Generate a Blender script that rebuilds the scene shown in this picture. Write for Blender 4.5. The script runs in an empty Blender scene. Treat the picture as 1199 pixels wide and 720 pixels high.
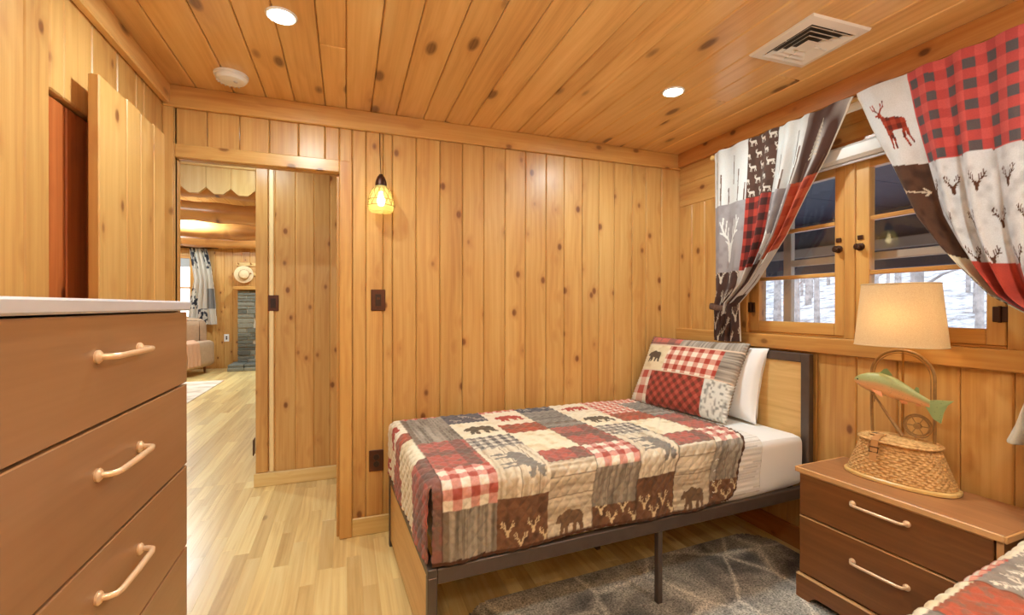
import bpy, math, random
import numpy as np
from mathutils import Matrix, Vector, Euler

random.seed(7)
rng = np.random.default_rng(11)
C = bpy.context.scene.collection
sc = bpy.context.scene
PI = math.pi

# ------------------------------------------------------------------ colour
def lin(c):
    c = np.asarray(c, dtype=float) / 255.0
    return np.where(c <= 0.04045, c / 12.92, ((c + 0.055) / 1.055) ** 2.4)

def L4(*c):
    return tuple(float(x) for x in lin(c)) + (1.0,)

# ------------------------------------------------------------------ mesh builder
class MB:
    def __init__(s):
        s.V = []; s.F = []; s.W = []; s.K = []; s.n = 0
    def add(s, verts, faces, wv=None, col=None):
        verts = np.asarray(verts, dtype=float).reshape(-1, 3)
        n = s.n
        s.V.append(verts)
        s.F.extend([tuple(i + n for i in f) for f in faces])
        s.W.append(np.zeros((len(verts), 3)) if wv is None else np.asarray(wv, dtype=float))
        s.K.append(np.full((len(verts), 3), 0.5) if col is None else np.asarray(col, dtype=float))
        s.n += len(verts)
        return s
    def build(s, name, mat, parent=None, world=False, kind=None, angle=32, smooth=True, loc=None, rot=None):
        V = np.vstack(s.V)
        if parent is not None and world:
            inv = np.array(PM[parent.name].inverted())
            V = V @ inv[:3, :3].T + inv[:3, 3]
        me = bpy.data.meshes.new(name)
        me.from_pydata(V.tolist(), [], s.F)
        a = me.attributes.new('wv', 'FLOAT_VECTOR', 'POINT')
        a.data.foreach_set('vector', np.vstack(s.W).astype(np.float32).ravel())
        k = np.vstack(s.K)
        a = me.attributes.new('Col', 'FLOAT_COLOR', 'POINT')
        a.data.foreach_set('color', np.hstack([k, np.ones((len(k), 1))]).astype(np.float32).ravel())
        me.materials.append(mat)
        if smooth:
            me.polygons.foreach_set('use_smooth', [True] * len(me.polygons))
            me.set_sharp_from_angle(angle=math.radians(angle))
        me.update()
        o = bpy.data.objects.new(name, me)
        C.objects.link(o)
        if parent is not None:
            o.parent = parent
        if loc is not None: o.location = loc
        if rot is not None: o.rotation_euler = rot
        if kind: o['kind'] = kind
        return o

PM = {}
def tag(o, label=None, cat=None, group=None, kind=None):
    if label: o['label'] = label
    if cat: o['category'] = cat
    if group: o['group'] = group
    if kind: o['kind'] = kind
    return o

def empty(name, loc=(0, 0, 0), rz=0.0, label=None, cat=None, group=None, kind=None):
    o = bpy.data.objects.new(name, None)
    C.objects.link(o)
    o.location = loc
    o.rotation_euler = (0, 0, rz)
    o.empty_display_size = 0.1
    PM[o.name] = Matrix.Translation(Vector(loc)) @ Matrix.Rotation(rz, 4, 'Z')
    return tag(o, label, cat, group, kind)

def cbox(mb, lo, hi, b=0.0, axis=None, seed=None, M=None, col=None):
    """box with chamfered edges; wv = (across, along, seed)"""
    lo = np.minimum(np.asarray(lo, float), np.asarray(hi, float)); hi2 = np.asarray(hi, float)
    lo_, hi_ = np.asarray(lo, float), np.maximum(hi2, lo)
    c = (lo_ + hi_) / 2; h = (hi_ - lo_) / 2
    b = min(b, 0.49 * h.min() * 2 * 0.5 * 1.9) if b else 0
    sg = [(x, y, z) for x in (-1, 1) for y in (-1, 1) for z in (-1, 1)]
    idx = lambda x, y, z: ((x > 0) * 4 + (y > 0) * 2 + (z > 0))
    if b <= 0:
        V = [c + h * np.array(q) for q in sg]
        F = [(0, 1, 3, 2), (4, 6, 7, 5), (0, 4, 5, 1), (2, 3, 7, 6), (0, 2, 6, 4), (1, 5, 7, 3)]
    else:
        V = []
        for q in sg:
            for a in range(3):
                d = np.array([b, b, b]); d[a] = 0
                V.append(c + (h - d) * np.array(q))
        F = []
        for a in range(3):
            o1, o2 = (a + 1) % 3, (a + 2) % 3
            for s in (-1, 1):
                qs = []
                for s1, s2 in ((-1, -1), (1, -1), (1, 1), (-1, 1)):
                    q = [0, 0, 0]; q[a] = s; q[o1] = s1; q[o2] = s2
                    qs.append(idx(*q) * 3 + a)
                F.append(tuple(qs if s > 0 else qs[::-1]))
            for s1 in (-1, 1):
                for s2 in (-1, 1):
                    qa = [0, 0, 0]; qa[o1] = s1; qa[o2] = s2
                    qb = list(qa); qa[a] = -1; qb[a] = 1
                    f = [idx(*qa) * 3 + o1, idx(*qb) * 3 + o1, idx(*qb) * 3 + o2, idx(*qa) * 3 + o2]
                    F.append(tuple(f if s1 * s2 < 0 else f[::-1]))
        for q in sg:
            f = [idx(*q) * 3, idx(*q) * 3 + 1, idx(*q) * 3 + 2]
            F.append(tuple(f if q[0] * q[1] * q[2] > 0 else f[::-1]))
    V = np.array(V)
    wv = None
    if axis is not None:
        if seed is None: seed = random.random() * 50
        o = [i for i in range(3) if i != axis]
        wv = np.stack([V[:, o[0]] + V[:, o[1]], V[:, axis], np.full(len(V), seed)], 1)
    if M is not None:
        V = tf(V, M)
    mb.add(V, F, wv, None if col is None else np.tile(col, (len(V), 1)))
    return mb

def tf(V, M):
    m = np.array(M)
    return np.asarray(V) @ m[:3, :3].T + m[:3, 3]

def frames(P, closed=False):
    P = np.asarray(P, float); n = len(P)
    T = np.zeros_like(P)
    for i in range(n):
        if closed: t = P[(i + 1) % n] - P[i - 1]
        else: t = P[min(i + 1, n - 1)] - P[max(i - 1, 0)]
        T[i] = t / (np.linalg.norm(t) + 1e-12)
    ref = np.array([0, 0, 1.0])
    if abs(T[0] @ ref) > .9: ref = np.array([1.0, 0, 0])
    N = np.zeros_like(P)
    v = ref - (ref @ T[0]) * T[0]
    for i in range(n):
        v = v - (v @ T[i]) * T[i]; v = v / (np.linalg.norm(v) + 1e-12); N[i] = v
    return T, N, np.cross(T, N)

def tube(mb, P, r, seg=10, closed=False, ry=None, caps=True, seed=None, col=None):
    P = np.asarray(P, float); n = len(P)
    r = np.broadcast_to(np.asarray(r, float), (n,)); ry_ = r if ry is None else np.broadcast_to(np.asarray(ry, float), (n,))
    T, N, B = frames(P, closed)
    th = np.linspace(0, 2 * PI, seg, endpoint=False)
    V = P[:, None, :] + (np.cos(th)[None, :, None] * N[:, None, :]) * r[:, None, None] + (np.sin(th)[None, :, None] * B[:, None, :]) * ry_[:, None, None]
    V = V.reshape(-1, 3)
    F = []
    for i in range(n if closed else n - 1):
        j = (i + 1) % n
        for k in range(seg):
            k2 = (k + 1) % seg
            F.append((i * seg + k, i * seg + k2, j * seg + k2, j * seg + k))
    if caps and not closed:
        F.append(tuple(range(seg))[::-1]); F.append(tuple((n - 1) * seg + k for k in range(seg)))
    ln = np.concatenate([[0], np.cumsum(np.linalg.norm(np.diff(P, axis=0), axis=1))])
    sd = random.random() * 50 if seed is None else seed
    wv = np.stack([np.tile(th * 0.02, n), np.repeat(ln, seg), np.full(n * seg, sd)], 1)
    mb.add(V, F, wv, None if col is None else np.tile(col, (len(V), 1)))
    return mb

def lathe(mb, prof, c=(0, 0, 0), seg=32, sx=1.0, sy=1.0, M=None, col=None, disp=None):
    """prof: (r, z) from bottom to top around the z axis"""
    n = len(prof); th = np.linspace(0, 2 * PI, seg, endpoint=False)
    V = []
    for i, (r, z) in enumerate(prof):
        rr = np.full(seg, r) if disp is None else r + disp(i, th)
        V.append(np.stack([rr * np.cos(th) * sx, rr * np.sin(th) * sy, np.full(seg, z)], 1))
    V = np.vstack(V)
    F = []
    for i in range(n - 1):
        for k in range(seg):
            k2 = (k + 1) % seg
            F.append((i * seg + k, i * seg + k2, (i + 1) * seg + k2, (i + 1) * seg + k))
    if prof[0][0] > 1e-5: F.append(tuple(range(seg))[::-1])
    if prof[-1][0] > 1e-5: F.append(tuple((n - 1) * seg + k for k in range(seg)))
    wv = np.stack([V[:, 0], V[:, 1] + V[:, 2], np.full(len(V), random.random() * 50)], 1)
    V = V + np.asarray(c, float)
    if M is not None: V = tf(V, M)
    mb.add(V, F, wv, None if col is None else np.tile(col, (len(V), 1)))
    return mb

def grid(mb, P, col=None, keep=None, wv=None, flip=False):
    nu, nv = P.shape[:2]
    i, j = np.meshgrid(np.arange(nu - 1), np.arange(nv - 1), indexing='ij')
    q = np.stack([i * nv + j, (i + 1) * nv + j, (i + 1) * nv + j + 1, i * nv + j + 1], -1).reshape(-1, 4)
    if keep is not None:
        k = keep.ravel(); q = q[k[q].all(1)]
    if flip: q = q[:, ::-1]
    mb.add(P.reshape(-1, 3), [tuple(map(int, f)) for f in q], None if wv is None else wv.reshape(-1, 3), None if col is None else col.reshape(-1, 3))
    return mb

def rbox(mb, lo, hi, r, n=14, bulge=0.0, wob=0.0, sd=0, col=None):
    """soft box: rounded edges of radius r"""
    lo = np.asarray(lo, float); hi = np.asarray(hi, float); c = (lo + hi) / 2; h = (hi - lo) / 2
    r = np.minimum(r, h * .98) if np.ndim(r) else min(r, h.min() * .98)
    t = np.tan(np.linspace(-PI / 4, PI / 4, n))
    for a in range(3):
        for s in (-1, 1):
            A, B = np.meshgrid(t, t, indexing='ij')
            d = np.zeros(A.shape + (3,)); d[..., a] = s; d[..., (a + 1) % 3] = A; d[..., (a + 2) % 3] = B
            # stretch param so flats get samples
            core = h - r
            p = d * h
            q = np.clip(p, -core, core)
            e = p - q
            # direction from clamped core
            e = np.where(np.abs(e) < 1e-9, 0, e)
            ln = np.linalg.norm(e / r, axis=-1, keepdims=True)
            p = q + np.where(ln > 1e-6, e / np.maximum(ln, 1e-6), 0)
            if bulge:
                w = np.prod(np.clip(1 - (p / h) ** 2, 0, 1)[..., [(a + 1) % 3, (a + 2) % 3]], axis=-1)
                p[..., a] += s * bulge * w
            if wob:
                p = p + wob * np.stack([np.sin(p[..., 1] * 13 + sd) * np.cos(p[..., 2] * 17), np.sin(p[..., 2] * 11 + p[..., 0] * 9 + sd), np.cos(p[..., 0] * 12 + p[..., 1] * 8 + sd)], -1)
            grid(mb, p + c, flip=(s < 0), col=None if col is None else np.tile(col, p.shape[:2] + (1,)))
    return mb

# ------------------------------------------------------------------ materials
def newmat(name):
    m = bpy.data.materials.new(name); m.use_nodes = True
    nt = m.node_tree; nt.nodes.clear()
    out = nt.nodes.new('ShaderNodeOutputMaterial'); b = nt.nodes.new('ShaderNodeBsdfPrincipled')
    nt.links.new(b.outputs[0], out.inputs[0])
    return m, nt, b

def nd(nt, typ, **kw):
    n = nt.nodes.new(typ)
    for k, v in kw.items():
        if k.startswith('i_'):
            key = k[2:]
            key = int(key) if key.isdigit() else key.replace('_', ' ')
            if isinstance(v, bpy.types.NodeSocket): nt.links.new(v, n.inputs[key])
            else: n.inputs[key].default_value = v
        else: setattr(n, k, v)
    return n

def math_(nt, op, a, b=None, c=None, clamp=False):
    n = nt.nodes.new('ShaderNodeMath'); n.operation = op; n.use_clamp = clamp
    for i, v in enumerate((a, b, c)):
        if v is None: continue
        if isinstance(v, bpy.types.NodeSocket): nt.links.new(v, n.inputs[i])
        else: n.inputs[i].default_value = v
    return n.outputs[0]

def ramp(nt, fac, stops):
    n = nt.nodes.new('ShaderNodeValToRGB'); nt.links.new(fac, n.inputs[0])
    e = n.color_ramp.elements
    while len(e) > 1: e.remove(e[0])
    for i, (p, c) in enumerate(stops):
        x = e[0] if i == 0 else e.new(p)
        x.position = p; x.color = c
    return n.outputs[0]

def mixc(nt, fac, a, b, typ='MIX'):
    n = nt.nodes.new('ShaderNodeMix'); n.data_type = 'RGBA'; n.blend_type = typ
    for key, v in ((0, fac), (6, a), (7, b)):
        if isinstance(v, bpy.types.NodeSocket): nt.links.new(v, n.inputs[key])
        else: n.inputs[key].default_value = v
    return n.outputs[2]

def wood(name, light, mid, dark, knot=None, knots=1.0, rough=.32, tone=.14, grain=1.0, fine=1.0, coat=0.12, hue=0.0, kd=(8.5, 5.5), ksz=.15):
    m, nt, b = newmat(name)
    at = nd(nt, 'ShaderNodeAttribute', attribute_name='wv')
    sx = nd(nt, 'ShaderNodeSeparateXYZ', i_0=at.outputs['Vector'])
    A, Lg, S = sx.outputs
    s13 = math_(nt, 'MULTIPLY', S, 13.7)
    # warp the across coordinate for cathedral grain
    cv = nd(nt, 'ShaderNodeCombineXYZ', i_0=math_(nt, 'MULTIPLY', A, 3.0), i_1=math_(nt, 'MULTIPLY', Lg, 1.1), i_2=s13)
    wn = nd(nt, 'ShaderNodeTexNoise', i_Vector=cv.outputs[0], i_Scale=1.0, i_Detail=2.0)
    # knots
    kv = nd(nt, 'ShaderNodeCombineXYZ', i_0=math_(nt, 'MULTIPLY', A, kd[0]), i_1=math_(nt, 'MULTIPLY', Lg, kd[1]), i_2=s13)
    vo = nd(nt, 'ShaderNodeTexVoronoi', i_Vector=kv.outputs[0], i_Scale=1.0, i_Randomness=1.0)
    kdist = vo.outputs['Distance']
    near = math_(nt, 'SUBTRACT', 1.0, math_(nt, 'DIVIDE', kdist, ksz * 2.6), clamp=True)
    warp = math_(nt, 'ADD', math_(nt, 'ADD', math_(nt, 'MULTIPLY', A, 10.0), math_(nt, 'MULTIPLY', wn.outputs[0], 1.9)), math_(nt, 'MULTIPLY', near, .45 * knots))
    ring = math_(nt, 'FRACT', math_(nt, 'MULTIPLY', warp, 2.2 * grain))
    ring = math_(nt, 'ABSOLUTE', math_(nt, 'SUBTRACT', ring, .5))
    ring = math_(nt, 'MULTIPLY', ring, 2.0)
    fv = nd(nt, 'ShaderNodeCombineXYZ', i_0=math_(nt, 'MULTIPLY', A, 110.0 * fine), i_1=math_(nt, 'MULTIPLY', Lg, 2.2 * fine), i_2=s13)
    fn = nd(nt, 'ShaderNodeTexNoise', i_Vector=fv.outputs[0], i_Scale=1.0, i_Detail=3.0)
    bv = nd(nt, 'ShaderNodeCombineXYZ', i_0=math_(nt, 'MULTIPLY', A, 9.0), i_1=math_(nt, 'MULTIPLY', Lg, .9), i_2=s13)
    bn = nd(nt, 'ShaderNodeTexNoise', i_Vector=bv.outputs[0], i_Scale=1.0, i_Detail=1.0)
    g = math_(nt, 'ADD', math_(nt, 'MULTIPLY', ring, .10), math_(nt, 'ADD', math_(nt, 'MULTIPLY', fn.outputs[0], .36), math_(nt, 'MULTIPLY', bn.outputs[0], .60)))
    g = math_(nt, 'SUBTRACT', g, .02)
    base = ramp(nt, g, [(0.25, light), (0.52, mid), (0.85, dark)])
    # tone per plank
    wh = nd(nt, 'ShaderNodeTexWhiteNoise', noise_dimensions='1D', i_W=S)
    t = math_(nt, 'ADD', math_(nt, 'MULTIPLY', wh.outputs[0], 2 * tone), 1 - tone)
    tv = nd(nt, 'ShaderNodeCombineXYZ', i_0=t, i_1=math_(nt, 'POWER', t, 1.15 + hue), i_2=math_(nt, 'POWER', t, 1.35 + hue))
    base = mixc(nt, 1.0, base, tv.outputs[0], 'MULTIPLY')
    if knot is not None:
        core = math_(nt, 'SUBTRACT', 1.0, math_(nt, 'DIVIDE', kdist, ksz), clamp=True)
        core = math_(nt, 'MULTIPLY', math_(nt, 'MULTIPLY', core, 2.2, clamp=True), math_(nt, 'ADD', .55, math_(nt, 'MULTIPLY', fn.outputs[0], .6)), clamp=True)
        halo = math_(nt, 'MULTIPLY', math_(nt, 'POWER', near, 1.6), .75)
        base = mixc(nt, math_(nt, 'MULTIPLY', halo, knots, clamp=True), base, dark)
        base = mixc(nt, math_(nt, 'MULTIPLY', core, knots * .9, clamp=True), base, knot)
    nt.links.new(base, b.inputs['Base Color'])
    b.inputs['Roughness'].default_value = rough
    b.inputs['Coat Weight'].default_value = coat
    b.inputs['Coat Roughness'].default_value = .22
    bp = nd(nt, 'ShaderNodeBump', i_Strength=.12, i_Distance=.002, i_Height=fn.outputs[0])
    nt.links.new(bp.outputs[0], b.inputs['Normal'])
    return m

def plain(name, col, rough=.5, metal=0.0, bump=0.0, bscale=200.0, var=0.0, vscale=20.0, coat=0.0, sheen=0.0, spec=.5):
    m, nt, b = newmat(name)
    b.inputs['Roughness'].default_value = rough; b.inputs['Metallic'].default_value = metal
    b.inputs['Coat Weight'].default_value = coat; b.inputs['Sheen Weight'].default_value = sheen
    b.inputs['Specular IOR Level'].default_value = spec
    tc = nd(nt, 'ShaderNodeTexCoord')
    n = nd(nt, 'ShaderNodeTexNoise', i_Vector=tc.outputs['Object'], i_Scale=vscale, i_Detail=3.0)
    c1 = tuple(x * (1 - var) for x in col[:3]) + (1,); c2 = tuple(min(1, x * (1 + var)) for x in col[:3]) + (1,)
    nt.links.new(ramp(nt, n.outputs[0], [(.3, c1), (.7, c2)]), b.inputs['Base Color'])
    if bump:
        n2 = nd(nt, 'ShaderNodeTexNoise', i_Vector=tc.outputs['Object'], i_Scale=bscale, i_Detail=2.0)
        bp = nd(nt, 'ShaderNodeBump', i_Strength=bump, i_Distance=.003, i_Height=n2.outputs[0])
        nt.links.new(bp.outputs[0], b.inputs['Normal'])
    return m

def cloth(name, rough=.9, bump=.25, trans=0.0):
    """fabric whose printed pattern is stored per vertex"""
    m, nt, b = newmat(name)
    at = nd(nt, 'ShaderNodeAttribute', attribute_name='Col')
    tc = nd(nt, 'ShaderNodeTexCoord')
    n = nd(nt, 'ShaderNodeTexNoise', i_Vector=tc.outputs['Object'], i_Scale=260.0, i_Detail=2.0)
    v = ramp(nt, n.outputs[0], [(.25, (.86, .86, .86, 1)), (.75, (1, 1, 1, 1))])
    c = mixc(nt, 1.0, at.outputs['Color'], v, 'MULTIPLY')
    nt.links.new(c, b.inputs['Base Color'])
    b.inputs['Roughness'].default_value = rough; b.inputs['Sheen Weight'].default_value = .15
    b.inputs['Specular IOR Level'].default_value = .2
    bp = nd(nt, 'ShaderNodeBump', i_Strength=bump, i_Distance=.002, i_Height=n.outputs[0])
    nt.links.new(bp.outputs[0], b.inputs['Normal'])
    if trans:
        out = [x for x in nt.nodes if x.type == 'OUTPUT_MATERIAL'][0]
        t = nd(nt, 'ShaderNodeBsdfTranslucent', i_Color=c)
        ms = nd(nt, 'ShaderNodeMixShader', i_0=trans, i_1=b.outputs[0], i_2=t.outputs[0])
        nt.links.new(ms.outputs[0], out.inputs[0])
    return m

def emit(name, col, strength):
    m, nt, b = newmat(name)
    b.inputs['Base Color'].default_value = col
    b.inputs['Emission Color'].default_value = col; b.inputs['Emission Strength'].default_value = strength
    return m

def glassmat(name, tint=(1, 1, 1, 1), mix=.06):
    m = bpy.data.materials.new(name); m.use_nodes = True; nt = m.node_tree; nt.nodes.clear()
    out = nt.nodes.new('ShaderNodeOutputMaterial')
    t = nd(nt, 'ShaderNodeBsdfTransparent', i_Color=tint)
    g = nd(nt, 'ShaderNodeBsdfGlossy', i_Roughness=.02)
    fr = nd(nt, 'ShaderNodeFresnel', i_IOR=1.45)
    f = math_(nt, 'MINIMUM', fr.outputs[0], .35) if mix else fr.outputs[0]
    ms = nd(nt, 'ShaderNodeMixShader', i_0=f, i_1=t.outputs[0], i_2=g.outputs[0])
    nt.links.new(ms.outputs[0], out.inputs[0])
    return m

PINE = wood('pine_wall', L4(220, 177, 110), L4(206, 157, 90), L4(176, 113, 56), knot=L4(108, 56, 26), tone=.08, rough=.38, coat=.06)
PINE_CEIL = wood('pine_ceiling', L4(238, 196, 130), L4(226, 178, 110), L4(194, 136, 74), knot=L4(84, 44, 22), tone=.08, rough=.28, kd=(7.0, 3.0), ksz=.19, coat=.2)
PINE_TRIM = wood('pine_trim', L4(218, 174, 104), L4(204, 152, 84), L4(174, 110, 54), knot=L4(96, 50, 24), tone=.05, knots=.8)
PINE_DARK = wood('pine_beam', L4(198, 138, 74), L4(178, 112, 54), L4(144, 82, 36), knot=L4(74, 34, 16), tone=.05)
PINE_RED = wood('reddish_pine', L4(204, 122, 66), L4(184, 100, 50), L4(146, 72, 34), knot=L4(80, 34, 16), tone=.08)
PALE = wood('pale_wood', L4(238, 210, 146), L4(226, 190, 120), L4(204, 156, 90), tone=.05)
FLOOR = wood('maple_floor', L4(242, 222, 164), L4(230, 201, 136), L4(192, 148, 88), knot=L4(110, 70, 40), knots=.5, tone=.20, rough=.32, coat=.3, kd=(4, 1.6), ksz=.07, hue=.15)
LOG = wood('log_wood', L4(228, 178, 108), L4(206, 146, 80), L4(150, 90, 42), knot=L4(90, 44, 18), tone=.08)
DRESS = wood('taupe_laminate', L4(166, 126, 92), L4(158, 118, 84), L4(146, 106, 74), tone=.02, rough=.36, grain=.5, coat=.1)
NIGHT = wood('dark_walnut', L4(144, 96, 52), L4(126, 80, 42), L4(100, 60, 30), tone=.03, rough=.36, coat=.1)
NIGHTTOP = wood('walnut_top', L4(184, 134, 92), L4(168, 118, 78), L4(142, 96, 62), tone=.02, rough=.34, coat=.15)
EDGE = wood('tan_edge', L4(222, 176, 124), L4(210, 162, 108), L4(194, 144, 92), tone=.02, rough=.4)
OAKP = wood('oak_panel', L4(222, 186, 124), L4(206, 166, 102), L4(172, 128, 70), tone=.03, rough=.45, coat=.05)
METAL = plain('dark_metal', L4(92, 80, 74), .42, .4, var=.08)
BRONZE = plain('bronze', L4(70, 42, 28), .4, .6, var=.1)
NICKEL = plain('brushed_cream_metal', L4(240, 206, 168), .3, .35)
WHITE = plain('white_plastic', L4(238, 238, 236), .45)
SLATE = plain('grey_laminate', L4(206, 206, 214), .4, var=.03)
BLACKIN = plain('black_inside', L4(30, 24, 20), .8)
SHEETM = plain('white_sheet', L4(240, 240, 240), .85, bump=.15, bscale=40, sheen=.2)
FAB = cloth('printed_quilt')
CURT = cloth('printed_curtain', bump=.12, trans=.22)
GLASS = glassmat('window_glass')
# ------------------------------------------------------------------ camera
F_, YAW, PITCH, ROLL, CH = 536.5, .3473, -.0033, .0013, 1.28
s_, c_ = math.sin(YAW), math.cos(YAW)
Wm = np.array([[c_, -s_, 0], [0, 0, -1], [s_, c_, 0]])
Pm = np.array([[1, 0, 0], [0, math.cos(PITCH), math.sin(PITCH)], [0, -math.sin(PITCH), math.cos(PITCH)]])
Rm = np.array([[math.cos(ROLL), -math.sin(ROLL), 0], [math.sin(ROLL), math.cos(ROLL), 0], [0, 0, 1]])
MC = Rm @ Pm @ Wm
cam = bpy.data.cameras.new('camera'); co = bpy.data.objects.new('camera', cam); C.objects.link(co)
mw = Matrix.Identity(4)
for i in range(3):
    mw[i][0] = MC[0][i]; mw[i][1] = -MC[1][i]; mw[i][2] = -MC[2][i]
mw[2][3] = CH
co.matrix_world = mw
cam.sensor_width = 36; cam.lens = F_ / 1199 * 36; cam.clip_start = .02
sc.camera = co

# ------------------------------------------------------------------ setting
XL, XR, YB, YR, ZC = -.84, 2.25, 2.69, -1.5, 2.36
WT = .12
def S(): return random.random() * 50

# back wall, door opening x -.775..-.035, z<2.02
seams = [XL - .12, -.791, -.658, -.515, -.378, -.239, -.108, .031, .104, .196, .248, .382, .521, .657, .79, .928, 1.064, 1.206, 1.334, 1.468, 1.594, 1.713, 1.856, 1.969, 2.098, XR + .12]
WTB = .05
DX0, DX1, DZ = -.790, -.035, 2.02
mb = MB()
cuts = sorted(set(seams + [DX0, DX1]))
for a, b in zip(cuts[:-1], cuts[1:]):
    m = (a + b) / 2
    z0 = DZ if DX0 < m < DX1 else 0
    sd = S()
    if abs(a - DX1) < 1e-6 or abs(b - DX1) < 1e-6: sd = 3.3
    cbox(mb, (a + .001, YB, z0), (b - .001, YB + WTB, ZC), .005, 2, sd)
mb.build('wall_back', PINE, kind='structure')

# left wall with closet opening y 1.50..2.50, z<1.93
CY0, CY1, CZ = 1.775, 2.46, 1.935
mb = MB()
ys = [YR]
while ys[-1] < 2.4:
    ys.append(ys[-1] + random.choice([.13, .15, .17, .19]))
ys = [y for y in ys if y < 2.6 and min(abs(y - CY0), abs(y - CY1)) > .05] + [CY0, CY1, YB]
ys.sort()
for a, b in zip(ys[:-1], ys[1:]):
    z0 = CZ if CY0 < (a + b) / 2 < CY1 else 0
    cbox(mb, (XL - .10, a + .001, z0), (XL, b - .001, ZC), .005, 2, S())
mb.build('wall_left', PINE, kind='structure')
# reddish boards of the inner sliding door, set back in the closet opening
d3 = empty('door_3', (XL - .06, 2.1, 0), kind='structure')
mb = MB()
for a, b in zip([1.778, 1.905, 2.03, 2.14, 2.30, 2.455][:-1], [1.778, 1.905, 2.03, 2.14, 2.30, 2.455][1:]):
    cbox(mb, (XL - .050, a + .001, .01), (XL - .020, b - .001, 1.93), .005, 2, S())
mb.build('panel', PINE_RED, d3, world=True)
mb = MB(); cbox(mb, (XL - .12, 1.70, 0), (XL - .10, 2.52, 2.0), 0, 2, S()); mb.build('wall_closet', PINE_DARK, kind='structure')

# rear wall (behind the camera)
mb = MB(); x = XL
while x < XR:
    cbox(mb, (x, YR - .1, 0), (min(x + .15, XR), YR, ZC), .0045, 2, S()); x += .15
mb.build('wall_rear', PINE, kind='structure')

# right wall round the window opening y WY0..WY1, z WZ0..WZ1
WY0, WY1, WZ0, WZ1 = .93, 2.085, 1.125, 1.985
mb = MB()
ys = [YR, -1.3, -1.08, -.9, -.72, -.5, -.3, -.12, .1, .28, .45, .66, .80, WY0, 1.085, 1.30, 1.47, 1.66, 1.83, 1.97, WY1, 2.19, 2.30, 2.44, 2.56, YB]
for a, b in zip(ys[:-1], ys[1:]):
    sd = S()
    if WY0 - 1e-6 < a and b < WY1 + 1e-6:
        cbox(mb, (XR, a + .001, 0), (XR + WT, b - .001, WZ0), .005, 2, sd)
    else:
        cbox(mb, (XR, a + .001, 0), (XR + WT, b - .001, WZ1), .005, 2, sd)
for z0, z1 in ((WZ1, 2.14), (2.14, ZC)):
    cbox(mb, (XR, YR, z0), (XR + WT, YB, z1), .0045, 1, S())
mb.build('wall_right', PINE, kind='structure')

# ceiling
xs = [XL - .1, -.70, -.535, -.39, -.255, -.106, .0, .13, .267, .42, .546, .69, .825, 1.0, 1.10, 1.206, 1.337, 1.48, 1.62, 1.76, 1.90, 2.05, XR + .12]
mb = MB()
for a, b in zip(xs[:-1], xs[1:]):
    y = YR - .1
    cutsy = sorted([YR - .1, YB + .1] + ([random.uniform(-.8, 2.2)] if random.random() < .7 else []))
    for y0, y1 in zip(cutsy[:-1], cutsy[1:]):
        cbox(mb, (a + .0012, y0 + .0008, ZC), (b - .0012, y1 - .0008, ZC + .03), .0045, 1, S())
cbox(mb, (XL - .12, YR - .12, ZC + .03), (XR + .14, YB + .12, ZC + .05), 0, 1, S())
mb.build('ceiling', PINE_CEIL, kind='structure')

# floor: narrow boards along y, through the doorway into the living room
mb = MB()
def boards(x0, x1, y0, y1, w, lmin, lmax):
    x = x0
    while x < x1 - 1e-4:
        xe = min(x + w, x1); y = y0 - random.uniform(0, lmin)
        while y < y1:
            ye = y + random.uniform(lmin, lmax)
            cbox(mb, (x, max(y, y0), -.02), (xe, min(ye, y1), 0), .0008, 1, S()) if ye > y0 + .01 else None
            y = ye
        x = xe
boards(XL - .72, XR + .12, YR - .1, 3.78, .068, .35, 1.1)
boards(-4.2, 1.2, 3.78, 11.0, .09, .7, 2.0)
mb.build('floor', FLOOR, kind='structure')

# crown strips
def trimbox(name, lo, hi, axis, mat=None, b=.004):
    m_ = MB(); cbox(m_, lo, hi, b, axis, S()); return m_.build(name, mat or PINE_TRIM, kind='structure')
trimbox('trim_1', (XL, YB - .022, 2.252), (XR, YB, ZC), 0)
mb = MB()
cbox(mb, (XR - .03, YR, 2.262), (XR, YB - .022, ZC), .004, 1, S())
mb.build('trim_2', PINE_DARK, kind='structure')
mb = MB()
cbox(mb, (XL, YR, 2.266), (XL + .035, YB - .022, ZC), .006, 1, S())
mb.build('trim_3', PINE_CEIL, kind='structure')
trimbox('trim_4', (XL, YR, 2.26), (XR, YR + .022, ZC), 0)
# sill board and corner strips
mb = MB(); cbox(mb, (XR - .03, YR, 1.045), (XR, YB, 1.125), .005, 1, S()); mb.build('trim_5', PINE_TRIM, kind='structure')
mb = MB(); cbox(mb, (XL, YB - .02, 0), (XL + .045, YB, 2.252), .003, 2, S()); mb.build('trim_6', PINE_TRIM, kind='structure')
# baseboards
trimbox('baseboard_back', (.03, YB - .014, 0), (XR, YB, .10), 0, PALE)
trimbox('baseboard_right', (XR - .014, YR, 0), (XR, YB - .014, .115), 1, PINE_DARK)
trimbox('baseboard_left', (XL, YR, 0), (XL + .014, CY0, .10), 1, PALE)
trimbox('baseboard_rear', (XL + .014, YR, 0), (XR - .014, YR + .014, .10), 0, PALE)

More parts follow.
